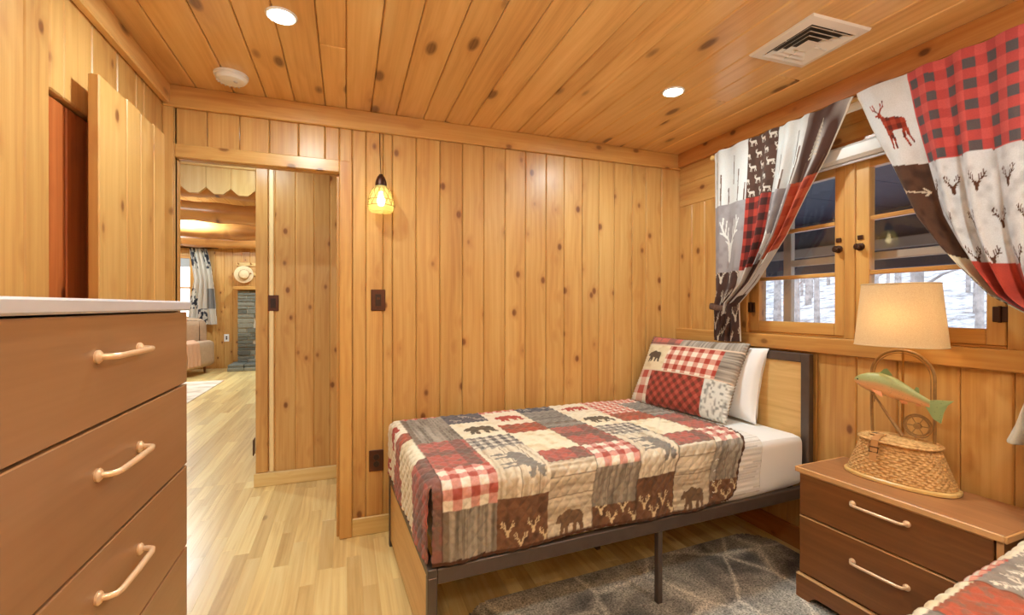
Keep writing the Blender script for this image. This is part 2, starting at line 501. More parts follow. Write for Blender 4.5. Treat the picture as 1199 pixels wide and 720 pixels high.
# doorway
d1 = empty('door_1', (DX0, YB, 0), kind='structure')
m_ = MB(); cbox(m_, (DX1, YB - .018, 0), (DX1 + .066, YB, DZ + .055), .004, 2, 3.9); m_.build('casing', PINE_TRIM, d1, world=True)
m_ = MB(); cbox(m_, (XL + .045, YB - .018, 0), (DX0, YB, DZ + .055), .004, 2, 8.1); m_.build('casing', PINE_TRIM, d1, world=True)
m_ = MB(); cbox(m_, (DX0, YB - .018, DZ - .012), (DX1, YB, DZ + .055), .004, 0, 12.2); m_.build('head_casing', PINE_TRIM, d1, world=True)
m_ = MB(); cbox(m_, (DX0, YB, DZ - .015), (DX1, YB + WTB, DZ), .003, 0, S())
cbox(m_, (DX0, YB + .01, 0), (DX0 + .006, YB + WTB, DZ - .015), .003, 2, S())
cbox(m_, (DX1 - .015, YB + .02, 0), (DX1, YB + WTB, DZ - .015), .003, 2, S())
m_.build('jamb', PINE_TRIM, d1, world=True)

# sliding closet door, hung on the face of the left wall
d2 = empty('door_2', (XL + .06, 2.2, .012), kind='structure')
yy = [1.888, 2.092, 2.215, 2.345, 2.47]
m_ = MB()
for k, (a, b) in enumerate(zip(yy[:-1], yy[1:])):
    cbox(m_, (XL + .042, a, .012), (XL + .074, b, 2.045 + .006 * (k % 2)), .004, 2, S())
m_.build('panel', PINE, d2, world=True)
m_ = MB(); cbox(m_, (XL + .030, 1.93, 1.80), (XL + .042, 2.44, 1.90), .003, 1, S()); cbox(m_, (XL + .030, 1.93, .3), (XL + .042, 2.44, .4), .003, 1, S())
m_.build('batten', PINE_DARK, d2, world=True)

# window: mullion, two casement sashes
w1 = empty('window_1', (XR, 1.49, WZ0), kind='structure')
def part(name, boxes, mat, parent, axis=None, bev=.003):
    m_ = MB()
    for lo, hi in boxes:
        ax = axis if axis is not None else int(np.argmax(np.abs(np.array(hi) - np.array(lo))))
        cbox(m_, lo, hi, bev, ax, S())
    return m_.build(name, mat, parent, world=True)
part('casing', [((XR - .02, WY1 - .01, 1.125), (XR, WY1 + .07, 2.262))], PINE_TRIM, w1)
part('casing', [((XR - .02, WY0 - .075, 1.125), (XR, WY0 + .01, 2.262))], PINE_TRIM, w1)
part('casing', [((XR - .02, WY0 + .01, 1.962), (XR, WY1 - .01, 2.06))], PINE_DARK, w1)
part('jamb', [((XR, WY0, WZ0), (XR + WT, WY0 + .02, WZ1)), ((XR, WY1 - .02, WZ0), (XR + WT, WY1, WZ1)), ((XR, WY0 + .02, WZ1 - .02), (XR + WT, WY1 - .02, WZ1)), ((XR, WY0 + .02, WZ0), (XR + WT, WY1 - .02, WZ0 + .012))], PINE_TRIM, w1)
part('mullion', [((XR - .012, 1.472, WZ0), (XR + .07, 1.520, WZ1 - .02))], PINE_TRIM, w1)
def sash(y0, y1, gl0, gl1):
    x0, x1 = XR - .006, XR + .034
    z0, z1, g0, g1 = 1.137, 1.962, 1.197, 1.915
    s = part('sash', [((x0, y0, z0), (x1, gl0, z1)), ((x0, gl1, z0), (x1, y1, z1)), ((x0, gl0, z0), (x1, gl1, g0)), ((x0, gl0, g1), (x1, gl1, z1))], PINE_TRIM, w1)
    PM[s.name] = PM[w1.name]
    for z in (1.684, 1.436):
        part('muntin', [((x0 + .004, gl0, z - .010), (x1 - .006, gl1, z + .010))], PINE_TRIM, s)
    part('pane', [((XR + .014, gl0, g0), (XR + .018, gl1, g1))], GLASS, s, bev=0)
    return s
sl = sash(1.520, 2.065, 1.570, 2.005)
sr = sash(.95, 1.472, 1.005, 1.412)
for yk in (1.548, 1.448):
    m_ = MB()
    Mk = Matrix.Translation((XR - .010, yk, 1.556)) @ Matrix.Rotation(-PI / 2, 4, 'Y')
    lathe(m_, [(.0001, -.004), (.018, -.004), (.018, .004), (.008, .006), (.008, .016), (.013, .019), (.015, .026), (.009, .032), (.0001, .033)], seg=18, M=Mk)
    cbox(m_, (XR - .014, yk - .012, 1.59), (XR - .006, yk + .012, 1.61), .002)
    m_.build('latch', BRONZE, w1, world=True)
for yk, zz in ((2.052, 1.275), (.962, 1.252)):
    m_ = MB(); cbox(m_, (XR - .016, yk - .022, zz - .028), (XR - .005, yk + .022, zz + .028), .002)
    tube(m_, [(XR - .017, yk, zz - .03), (XR - .017, yk, zz + .03)], .005, 8)
    m_.build('hinge', BRONZE, w1, world=True)

# outer storm frame and screen rails outside the sashes
stf = part('storm_frame', [((XR + .085, WY0 + .02, WZ0 + .012), (XR + .115, WY0 + .06, WZ1 - .02)), ((XR + .085, 1.875, WZ0 + .012), (XR + .115, 1.925, WZ1 - .02)), ((XR + .085, WY0 + .06, 1.50), (XR + .115, 1.875, 1.535)), ((XR + .085, WY0 + .06, WZ0 + .012), (XR + .115, 1.875, WZ0 + .045))], plain('storm_grey', L4(200, 190, 178), .5), w1)

# roller shade cassette over the window
ws = empty('roller_shade', (XR - .05, 1.5, 1.955), label='white roller shade cassette above the window panes', cat='window shade')
m_ = MB(); rb = [(XR - .062, y, 0) for y in (0, 1)]
cbox(m_, (XR - .075, 1.02, 1.955), (XR - .021, 1.98, 2.03), .014); m_.build('cassette', plain('shade_white', L4(214, 210, 204), .25, var=.02), ws, world=True)
for yk in (1.014, 1.986):
    m_ = MB(); cbox(m_, (XR - .078, yk - .006, 1.952), (XR - .021, yk + .006, 2.033), .003); m_.build('end_cap', SLATE, ws, world=True)
m_ = MB(); tube(m_, [(XR - .045, 1.03, 1.949), (XR - .045, 1.97, 1.949)], .007, 10); m_.build('bottom_rail', SLATE, ws, world=True)

# ------------------------------------------------------------------ outside
SNOW, nt, b = newmat('snow_and_brush')
tc = nd(nt, 'ShaderNodeTexCoord')
n1 = nd(nt, 'ShaderNodeTexNoise', i_Vector=tc.outputs['Object'], i_Scale=1.6, i_Detail=8.0, i_Roughness=.75)
nt.links.new(ramp(nt, n1.outputs[0], [(.38, L4(120, 112, 106)), (.47, L4(186, 186, 190)), (.58, L4(238, 241, 246))]), b.inputs['Base Color']); b.inputs['Roughness'].default_value = .9
def gz(x, y): return -.55 + .20 * max(0.0, x - 8) ** .95 + .12 * math.sin(x * .7) * math.cos(y * .5) * min(1, max(0, x - 5) / 4)
gx, gy = np.meshgrid(np.linspace(XR + WT, 42, 70), np.linspace(-8, 34, 70), indexing='ij')
mb = MB(); grid(mb, np.stack([gx, gy, np.vectorize(gz)(gx, gy)], -1)); mb.build('ground', SNOW, kind='structure')
PORCH = plain('porch_blue', L4(62, 70, 92), .6, var=.1)
mb = MB()
for k in range(15):
    cbox(mb, (XR + WT, -2 + k * .5, 2.10), (4.9, -1.5 + k * .5, 2.13), .006, 0, M=Matrix.Identity(4))
mb.build('porch_roof', PORCH, kind='structure')
mb = MB(); cbox(mb, (4.3, -2, 1.60), (4.42, 7.5, 2.10), .006); mb.build('porch_beam', PORCH, kind='structure')
mb = MB(); cbox(mb, (4.24, -2, 1.76), (4.3, 7.5, 1.85), .006); mb.build('trim_13', plain('porch_grey', L4(150, 146, 146), .6), kind='structure')
mb = MB(); cbox(mb, (XR + WT, -2, -.15), (4.5, 5.5, -.1), .004); mb.build('porch_floor', plain('porch_deck', L4(150, 146, 142), .7, var=.1), kind='structure')
BARK = plain('bark', L4(176, 168, 164), .9, var=.4, vscale=5, bump=.5, bscale=30)
random.seed(21)
TREES = []
for k in range(260):
    d = random.uniform(7, 30); ang = random.uniform(.33, 1.12)   # azimuth from +x towards +y
    x, y = XR + d * math.cos(ang) * 1.0, .3 + d * math.sin(ang)
    if k % 2: y = .3 + d * random.uniform(.15, .9)
    if len(TREES) > 70 or any((x - q[0]) ** 2 + (y - q[1]) ** 2 < 1.9 ** 2 for q in TREES): continue
    TREES.append((x, y))
    m_ = MB(); r = random.uniform(.05, .12); hh = random.uniform(6, 10); lx, ly = random.uniform(-.3, .3), random.uniform(-.3, .3)
    P = [(lx * t * t, ly * t * t, hh * t) for t in np.linspace(0, 1, 7)]
    tube(m_, P, [r * (1.25 - .95 * t) for t in np.linspace(0, 1, 7)], 8)
    for q in range(7):
        t = random.uniform(.12, .9); a = random.uniform(0, 2 * PI); ln = random.uniform(.35, .8)
        b0 = np.array([lx * t * t, ly * t * t, hh * t]); b1 = b0 + ln * np.array([math.cos(a), math.sin(a), .6])
        tube(m_, [b0, (b0 + b1) / 2 + np.array([0, 0, .05]), b1], [r * .35, r * .25, r * .1], 5)
    o = m_.build('tree', BARK, loc=(x, y, gz(x, y) - .05))
    tag(o, 'bare grey tree trunk in the snowy wood seen through the window', 'tree', 'bare trees outside the window')
random.seed(5)
# ------------------------------------------------------------------ ceiling fixtures
LENS = emit('lamp_lens', (1.0, .93, .80, 1), 40.0)
def recessed(x, y, label, z=ZC, group='recessed ceiling lights'):
    t = empty('recessed_light', (x, y, z), label=label, cat='ceiling light', group=group)
    m_ = MB(); lathe(m_, [(.044, -.004), (.048, -.007), (.053, -.005), (.055, -.0005), (.044, -.0005)], seg=40); m_.build('trim_ring', WHITE, t)
    m_ = MB(); lathe(m_, [(.0001, -.0065), (.03, -.0062), (.0438, -.004), (.0438, -.001)], seg=40); m_.build('lens', LENS, t)
    return t
recessed(-.227, 1.90, 'round lit recessed ceiling light near the white smoke detector')
recessed(1.547, 1.895, 'round lit recessed ceiling light between the vent and the back wall')

t = empty('smoke_detector', (-.506, 2.47, ZC), label='round white smoke detector on the ceiling above the doorway', cat='smoke detector')
m_ = MB(); lathe(m_, [(.0001, -.034), (.045, -.034), (.058, -.030), (.066, -.020), (.067, -.010)], seg=40); m_.build('cover', WHITE, t)
m_ = MB(); lathe(m_, [(.060, -.012), (.071, -.010), (.072, -.0005), (.060, -.0005)], seg=40); m_.build('base', WHITE, t)
m_ = MB(); lathe(m_, [(.0001, -.0375), (.008, -.0372), (.010, -.033)], c=(.02, -.01, 0), seg=16); m_.build('test_button', SLATE, t)
# slits of the sounder
m_ = MB()
for k in range(7):
    a = -1.0 + k * .33
    cbox(m_, (.046, -.003, -.0336), (.0615, .003, -.026), .001, M=Matrix.Rotation(a + 2.2, 4, 'Z'))
m_.build('sounder_slot', SLATE, t)

# square four-way ceiling register
vx, vy = 1.772, 1.355
t = empty('ceiling_vent', (vx, vy, ZC), math.radians(-2), label='square white louvred air vent on the ceiling beside the window wall', cat='vent')
VW = plain('vent_cream', L4(228, 220, 206), .4)
h1 = .148; h2 = .112
def ringframe(mb, a, b, za, zb, th=.0015):
    V = []
    for (h, z) in ((a, za), (b, zb), (b, zb + th), (a, za + th)):
        V += [(-h, -h, z), (h, -h, z), (h, h, z), (-h, h, z)]
    F = []
    for i in range(4):
        j = (i + 1) % 4
        F += [(i, j, 4 + j, 4 + i), (4 + i, 4 + j, 8 + j, 8 + i), (8 + i, 8 + j, 12 + j, 12 + i), (12 + i, 12 + j, j, i)]
    mb.add(V, [f[::-1] for f in F])
m_ = MB(); ringframe(m_, .150, .146, -.0008, -.009); ringframe(m_, .146, .116, -.009, -.017); ringframe(m_, .116, .110, -.017, -.012); m_.build('frame', VW, t)
for k, hh in enumerate((.098, .074, .050)):
    m_ = MB(); ringframe(m_, hh + .0115, hh - .0115, -.0185, -.0035, .0012)
    m_.build('louver', VW, t)
m_ = MB(); cbox(m_, (-.034, -.034, -.0175), (.034, .034, -.0155), .001); m_.build('center_plate', VW, t)
for s in (-1, 1):
    m_ = MB()
    cbox(m_, (-.003, s * .034, -.017), (.003, s * .111, -.0055), .0005); m_.build('divider', VW, t); m_ = MB(); cbox(m_, (s * .034, -.003, -.017), (s * .111, .003, -.0055), .0005)
    m_.build('divider', VW, t)
m_ = MB(); cbox(m_, (-.112, -.112, -.0022), (.112, .112, -.0004), 0); m_.build('duct_shade_sheet', plain('duct_shade', L4(84, 74, 64), .7), t)  # dark sheet whose colour stands for the shade behind the louvers

# ------------------------------------------------------------------ pendant lamp by the doorway
px, py = .178, 2.585
t = empty('pendant_lamp', (px, py, 1.79), label='small hanging glass jar lamp with netting lit on the back wall', cat='lamp')
m_ = MB(); tube(m_, [(0, 0, .20), (0, .04, .27), (0, .092, .36), (0, .1005, .42), (0, .1005, .463)], .0022, 6); m_.build('cord', BRONZE, t)
m_ = MB(); lathe(m_, [(.0001, .205), (.010, .203), (.014, .195), (.020, .188), (.027, .170), (.030, .155), (.030, .138)], seg=24)
m_.build('cap', BRONZE, t)
jar = [(.058, .0), (.066, .012), (.069, .035), (.066, .065), (.058, .095), (.046, .118), (.034, .132), (.029, .140)]
gm, nt, b = newmat('seeded_green_glass')
b.inputs['Base Color'].default_value = L4(232, 226, 150); b.inputs['Roughness'].default_value = .12
b.inputs['Transmission Weight'].default_value = .0; b.inputs['Alpha'].default_value = .42
b.inputs['Emission Color'].default_value = L4(255, 228, 120); b.inputs['Emission Strength'].default_value = .35
m_ = MB(); lathe(m_, jar, seg=36); m_.build('glass_jar', gm, t)
ROPE = plain('netting_twine', L4(150, 118, 60), .8, bump=.4, bscale=400)
m_ = MB()
jr = lambda z: np.interp(z, [q[1] for q in jar], [q[0] for q in jar]) + .0015
for s in (-1, 1):
    for k in range(12):
        P = [((jr(z)) * math.cos(2 * PI * k / 12 + s * (z / .12) * .85), (jr(z)) * math.sin(2 * PI * k / 12 + s * (z / .12) * .85), z) for z in np.linspace(.030, .128, 12)]
        tube(m_, P, .0013, 5)
for z in (.030, .062): tube(m_, [(jr(z) * math.cos(a), jr(z) * math.sin(a), z) for a in np.linspace(0, 2 * PI, 36, endpoint=False)], .0016, 5, closed=True)
m_.build('netting', ROPE, t)
m_ = MB(); lathe(m_, [(.0001, .03), (.014, .035), (.022, .052), (.022, .066), (.012, .088), (.010, .11), (.0001, .11)], seg=20)
m_.build('bulb', emit('bulb_glow', (1, .78, .38, 1), 14.0), t)

# ------------------------------------------------------------------ switches and outlets
PLATE = plain('brown_plate', L4(92, 52, 34), .4, .3, var=.08)
PLATED = plain('dark_brown_plastic', L4(52, 30, 22), .35)
def plate(name, label, x, y, z, kind, cat, group=None, rz=0, w=.072, h=.115):
    t = empty(name, (x, y, z), rz, label=label, cat=cat, group=group)
    m_ = MB(); cbox(m_, (-w / 2, -.006, -h / 2), (w / 2, 0, h / 2), .0028); m_.build('face_plate', PLATE, t)
    if kind == 'switch':
        m_ = MB(); cbox(m_, (-.017, -.0085, -.034), (.017, -.005, .034), .0012); m_.build('rocker', PLATED, t)
    elif kind == 'slide':
        m_ = MB(); cbox(m_, (-.016, -.0075, -.034), (.016, -.005, .034), .001); m_.build('insert', PLATED, t)
        m_ = MB(); cbox(m_, (-.008, -.013, .004), (.008, -.006, .016), .0012); m_.build('slider', PLATE, t)
    else:
        for s in (-1, 1):
            m_ = MB(); lathe(m_, [(.0001, 0), (.016, 0), (.0165, -.0015), (.0165, -.003)][::-1], seg=20, M=Matrix.Translation((0, -.0085, s * .0195)) @ Matrix.Rotation(PI / 2, 4, 'X')); cbox(m_, (-.006, -.0092, s * .0195 - .001), (-.004, -.008, s * .0195 + .008), 0); cbox(m_, (.004, -.0092, s * .0195 - .001), (.006, -.008, s * .0195 + .008), 0)
            m_.build('socket', PLATED, t)
    for s in ((-1, 1) if kind != 'outlet' else (0,)):
        m_ = MB(); lathe(m_, [(.0001, 0), (.0032, 0), (.0026, .0014), (.0001, .0016)], seg=10, M=Matrix.Translation((0, -.006, s * .045)) @ Matrix.Rotation(PI / 2, 4, 'X'))
        m_.build('screw', BRONZE, t)
    return t
plate('light_switch', 'brown dimmer switch plate under the hanging jar lamp', .170, YB, 1.312, 'slide', 'light switch', w=.078, h=.12)
plate('wall_outlet', 'dark brown outlet plate low on the back wall beside the bed', .160, YB, .408, 'outlet', 'outlet', w=.078, h=.12)
plate('light_switch', 'brown switch plate on the hallway wall seen through the doorway', -.490, 3.66, 1.298, 'switch', 'light switch')
plate('wall_outlet', 'dark outlet plate low on the end of the hallway wall', -.617, 3.71, .27, 'outlet', 'outlet', rz=-PI / 2)

# ------------------------------------------------------------------ hallway
mb = MB()
for a, b in ((-.478, -.345), (-.345, -.222), (-.222, -.112), (-.112, .03), (.03, .2), (.2, .45)):
    cbox(mb, (a, 3.66, 0), (b, 3.76, 2.36), .005, 2, S())
mb.build('wall_hall', PINE, kind='structure')
trimbox('trim_8', (-.600, 3.648, .095), (-.522, 3.76, 2.36), 2)
trimbox('trim_9', (-.516, 3.655, .095), (-.486, 3.68, 2.36), 2, wood('cream_strip', L4(252, 226, 170), L4(244, 212, 150), L4(226, 186, 120), tone=.02))
trimbox('trim_12', (-.523, 3.665, .095), (-.477, 3.75, 2.36), 2)
trimbox('baseboard_hall', (-.610, 3.636, 0), (.45, 3.66, .095), 0, PALE)
mb = MB()
for y in np.arange(2.83, 6.2, .17):
    cbox(mb, (-1.42, y, 0), (-1.40, y + .17, 2.36), .004, 2, S()) if y < 3.6 else None
    cbox(mb, (.45, y, 0), (.47, y + .17, 2.36), .004, 2, S()) if y < 3.7 else None
mb.build('wall_passage', PINE, kind='structure')
trimbox('trim_10', (-1.40, 2.81, 2.352), (.45, 3.76, 2.38), 0, PINE)
# header of boards with scalloped lower ends over the passage to the living room
sc_t = empty('scalloped_valance', (-1.0, 3.70, 2.06), kind='structure')
edges = [-1.40, -1.205, -1.055, -.905, -.757, -.605]
for a, b in zip(edges[:-1], edges[1:]):
    m_ = MB(); n = 14
    xs_ = np.linspace(a + .001, b - .001, n); r = .045
    bot = []
    for x in xs_:
        e = min(x - a, b - x)
        bot.append(2.052 + (r * (1 - e / r) * .95 if e < r else 0))
    V = []
    for y in (3.675, 3.705):
        V += [(x, y, z) for x, z in zip(xs_, bot)] + [(x, y, 2.375) for x in xs_]
    F = []
    for k in range(n - 1):
        F += [(k, k + 1, n + k + 1, n + k), (2 * n + k + 1, 2 * n + k, 3 * n + k, 3 * n + k + 1), (k + 1, k, 2 * n + k, 2 * n + k + 1)]
    F += [(0, n, 3 * n, 2 * n), (n - 1, 3 * n - 1, 4 * n - 1, 2 * n - 1)]
    Va = np.array(V); m_.add(V, F, np.stack([Va[:, 0], Va[:, 2], np.full(len(V), S())], 1))
    m_.build('board', PALE, sc_t, world=True)
trimbox('trim_11', (-1.40, 3.66, 2.235), (-.58, 3.674, 2.352), 0, PALE)

# ------------------------------------------------------------------ living room beyond
LY = 10.8
mb = MB()
for k, x in enumerate(np.arange(-4.2, 1.2, .155)):
    cbox(mb, (x, LY, 0), (x + .155, LY + .1, 2.9), .006, 2, S())
mb.build('wall_living', PINE, kind='structure')
mb = MB()
for y in np.arange(3.78, LY, .2):
    cbox(mb, (-4.22, y, 0), (-4.2, min(y + .2, LY), 2.9), .006, 2, S()); cbox(mb, (1.2, y, 0), (1.22, min(y + .2, LY), 2.9), .006, 2, S())
for x in np.arange(-4.2, 1.2, .2):
    if x < -1.45 or x > .45:
        cbox(mb, (x, 3.76, 0), (x + .2, 3.78, 2.9), .006, 2, S())
    else: cbox(mb, (x, 3.765, 2.36), (x + .2, 3.78, 2.9), .006, 2, S())
mb.build('wall_living_side', PINE, kind='structure')
mb = MB()
for x in np.arange(-4.2, 1.2, .18):
    cbox(mb, (x, 3.76, 2.85), (x + .18, LY + .1, 2.88), .006, 1, S())
mb.build('ceiling_living', PINE, kind='structure')
for k, (y, z, r) in enumerate(((5.6, 2.52, .12), (7.0, 2.50, .13), (8.7, 2.52, .15), (10.55, 2.58, .15))):
    m_ = MB(); n = 40; P = [(x, y + .012 * math.sin(x * 2 + k), z + .012 * math.sin(x * 3.1 + k * 2)) for x in np.linspace(-4.2, 1.2, n)]
    tube(m_, P, [r + .008 * math.sin(i * 1.7 + k) for i in range(n)], 16)
    m_.build('ceiling_beam', LOG, kind='structure')

# living-room window
w2 = empty('window_2', (-3.1, LY, 1.04), kind='structure')
DAY = emit('daylight_sky', (.88, .94, 1.0, 1), 1.6)
part('frame', [((-3.62, LY - .03, 1.00), (-2.86, LY, 1.06)), ((-3.62, LY - .03, 2.22), (-2.86, LY, 2.30)), ((-3.62, LY - .03, 1.06), (-3.55, LY, 2.22)), ((-2.93, LY - .03, 1.06), (-2.86, LY, 2.22)), ((-3.55, LY - .025, 1.62), (-2.93, LY, 1.65))], PINE_TRIM, w2)
part('pane', [((-3.55, LY - .012, 1.06), (-2.93, LY - .006, 2.22))], DAY, w2, bev=0)
part('valance_shade', [((-3.55, LY - .022, 2.05), (-2.93, LY - .014, 2.22))], plain('grey_shade', L4(168, 172, 176), .6), w2)
# ------------------------------------------------------------------ printed patterns (numpy)
def hsh(i, j=0):
    v = np.sin(np.asarray(i) * 127.1 + np.asarray(j) * 311.7) * 43758.5453
    return v - np.floor(v)
def vnoise(u, v):
    iu, iv = np.floor(u), np.floor(v); fu, fv = u - iu, v - iv
    fu = fu * fu * (3 - 2 * fu); fv = fv * fv * (3 - 2 * fv)
    return (hsh(iu, iv) * (1 - fu) + hsh(iu + 1, iv) * fu) * (1 - fv) + (hsh(iu, iv + 1) * (1 - fu) + hsh(iu + 1, iv + 1) * fu) * fv
def mixa(a, b, t):
    t = np.clip(np.asarray(t), 0, 1)[..., None]
    return a * (1 - t) + b * t
def full(c, u): return np.tile(lin(c), u.shape + (1,))

CREAM, RED, DRED, BROWN = (240, 226, 198), (184, 100, 84), (150, 46, 36), (116, 78, 52)
def gingham(u, v, s, lo=(240, 222, 192), mid=(216, 152, 132), hi=(178, 88, 72)):
    a = np.floor(u / s) % 2; b = np.floor(v / s) % 2; n = a + b
    out = full(lo, u); out[n == 1] = lin(mid); out[n == 2] = lin(hi)
    nz = .92 + .16 * vnoise(u * 300, v * 300)
    return out * nz[..., None]
def buffalo(u, v, s, red=(198, 74, 58), mid=(150, 60, 50), dark=(74, 62, 58)):
    a = np.floor(u / s) % 2; b = np.floor(v / s) % 2; n = a + b
    out = full(red, u); out[n == 1] = lin(mid); out[n == 2] = lin(dark)
    return out
def plaid(u, v, base=RED, d1=(104, 90, 78), d2=(150, 120, 96)):
    out = full(base, u)
    fu = (u / .20) % 1; fv = (v / .20) % 1
    for f in (fu, fv):
        out = mixa(out, full(d1, u), .62 * ((f < .16) | (f > .86)))
        out = mixa(out, full(d2, u), .5 * ((f > .20) & (f < .23)))
        out = mixa(out, full(d1, u), .30 * ((f > .45) & (f < .52)))
    out = mixa(out, full((120, 104, 86), u), .5 * (vnoise(u * 40, v * 40) > .72))
    return out
def woodgrain(u, v, a=(226, 208, 178), b=(168, 146, 118), fr=150, plank=.055):
    st = vnoise(u * fr, v * 9) * .6 + vnoise(u * fr * .35 + 7, v * 5) * .5
    out = mixa(full(a, u), full(b, u), (st - .35) * 1.9)
    out = mixa(out, full((120, 100, 80), u), .8 * (((u / plank) % 1) < .045))
    return out
def speck(u, v, a=CREAM, b=(206, 180, 140), f=70): return mixa(full(a, u), full(b, u), (vnoise(u * f, v * f) - .45) * 2.2)

def inpoly(u, v, poly):
    poly = np.asarray(poly, float); r = np.zeros(u.shape, bool); j = len(poly) - 1
    for i in range(len(poly)):
        xi, yi = poly[i]; xj, yj = poly[j]
        if yi != yj:
            c = ((yi > v) != (yj > v)) & (u < (xj - xi) * (v - yi) / (yj - yi) + xi); r ^= c
        j = i
    return r
def stroke(u, v, pts, w):
    r = np.zeros(u.shape, bool)
    for (a, b) in zip(pts[:-1], pts[1:]):
        ax, ay = a; dx, dy = b[0] - ax, b[1] - ay; l2 = dx * dx + dy * dy + 1e-12
        t = np.clip(((u - ax) * dx + (v - ay) * dy) / l2, 0, 1)
        r |= (u - ax - t * dx) ** 2 + (v - ay - t * dy) ** 2 < w * w
    return r
BEAR = [(0, .42), (.03, .56), (.10, .63), (.14, .71), (.19, .66), (.28, .73), (.45, .82), (.6, .75), (.8, .75), (.93, .66), (.985, .5), (.96, .33), (1.0, .05), (.85, .03), (.84, .16), (.78, .3), (.73, .2), (.72, .03), (.59, .03), (.61, .3), (.45, .33), (.42, .03), (.29, .03), (.3, .25), (.24, .1), (.24, 0), (.12, 0), (.17, .3), (.16, .42), (.07, .38)]
MOOSE = [(0, .60), (.03, .68), (.14, .74), (.22, .80), (.34, .86), (.5, .78), (.78, .74), (.93, .68), (.97, .55), (.93, .40), (.97, .0), (.90, 0), (.86, .32), (.80, .36), (.78, .0), (.71, 0), (.70, .38), (.48, .42), (.46, .0), (.39, 0), (.37, .40), (.33, .36), (.31, 0), (.25, 0), (.26, .48), (.19, .62), (.12, .60), (.10, .52), (.04, .56)]
def m_bear(u, v): return inpoly(u, v, BEAR)
def m_moose(u, v):
    return inpoly(u, v, MOOSE) | inpoly(u, v, [(.10, .76), (.02, .86), (.0, .98), (.06, .92), (.08, 1.0), (.13, .92), (.18, .99), (.2, .88), (.27, .93), (.24, .82)])
def m_head(u, v):
    """stag head with antlers, front view, unit square, v up"""
    r = inpoly(u, v, [(.42, .36), (.36, .43), (.24, .46), (.36, .36), (.40, .22), (.42, .06), (.5, 0), (.58, .06), (.60, .22), (.64, .36), (.76, .46), (.64, .43), (.58, .36), (.5, .42)])
    for s in (-1, 1):
        f = lambda P: [(.5 + s * x, y) for x, y in P]
        r |= stroke(u, v, f([(.06, .38), (.16, .50), (.30, .58), (.37, .72), (.34, .90)]), .028)
        r |= stroke(u, v, f([(.16, .50), (.14, .70)]), .022) | stroke(u, v, f([(.27, .56), (.22, .84)]), .022)
        r |= stroke(u, v, f([(.36, .68), (.45, .84)]), .020) | stroke(u, v, f([(.30, .58), (.43, .62)]), .018)
    return r
def m_elk(u, v):
    """standing elk facing left, head turned up, unit square"""
    r = inpoly(u, v, [(.17, .74), (.21, .80), (.28, .80), (.32, .72), (.40, .66), (.60, .66), (.80, .62), (.90, .60), (.93, .52), (.90, .42), (.84, .38), (.66, .38), (.46, .36), (.36, .38), (.30, .46), (.27, .58), (.24, .68), (.18, .68)])
    for P, w in (([(.36, .40), (.38, .20), (.35, .02)], .028), ([(.44, .40), (.48, .18), (.47, .02)], .026), ([(.82, .42), (.78, .22), (.86, .04)], .026), ([(.88, .46), (.90, .26), (.98, .10)], .024)):
        r |= stroke(u, v, P, w) | stroke(u, v, P[:2], w * 1.6)
    r |= stroke(u, v, [(.22, .79), (.13, .86), (.12, .97)], .018) | stroke(u, v, [(.16, .84), (.06, .88), (.02, .98)], .015) | stroke(u, v, [(.13, .90), (.08, .99)], .012)
    r |= stroke(u, v, [(.26, .79), (.34, .86), (.36, .97)], .018) | stroke(u, v, [(.33, .85), (.42, .90), (.44, 1.0)], .015) | stroke(u, v, [(.17, .75), (.10, .74)], .02)
    return r
def m_stagrun(u, v):
    r = inpoly(u, v, [(.05, .70), (.10, .78), (.18, .74), (.28, .60), (.5, .60), (.8, .62), (.9, .52), (.84, .38), (.6, .36), (.34, .36), (.22, .48), (.14, .64)])
    for P in ([(.34, .40), (.26, .08)], [(.40, .40), (.42, .05)], [(.80, .42), (.74, .05)], [(.84, .42), (.92, .06)], [(.14, .76), (.10, .95)], [(.18, .74), (.26, .95)]): r |= stroke(u, v, P, .035)
    return r
def m_pine(u, v):
    r = stroke(u, v, [(.5, 0), (.5, .98)], .03)
    for k in range(9):
        y = .12 + k * .09; w = .42 * (1 - k / 10.5)
        r |= stroke(u, v, [(.5, y + .08), (.5 - w, y)], .022) | stroke(u, v, [(.5, y + .08), (.5 + w, y)], .022)
    return r
def m_arrow(u, v):
    return stroke(u, v, [(.05, .5), (.95, .5)], .03) | stroke(u, v, [(.82, .65), (.95, .5), (.82, .35)], .03) | stroke(u, v, [(.0, .62), (.12, .5), (.0, .38)], .03)
def put(col, u, v, mot, x, y, w, h, c, flip=False, ang=0.0):
    a = (u - x) ; b = (v - y)
    if ang: a, b = a * math.cos(ang) + b * math.sin(ang), -a * math.sin(ang) + b * math.cos(ang)
    a = a / w; b = b / h
    if flip: a = 1 - a
    inb = (a > -.1) & (a < 1.1) & (b > -.1) & (b < 1.1)
    m = np.zeros(u.shape, bool)
    if inb.any(): m[inb] = mot(a[inb], b[inb])
    col[m] = c[m] if isinstance(c, np.ndarray) else lin(c)

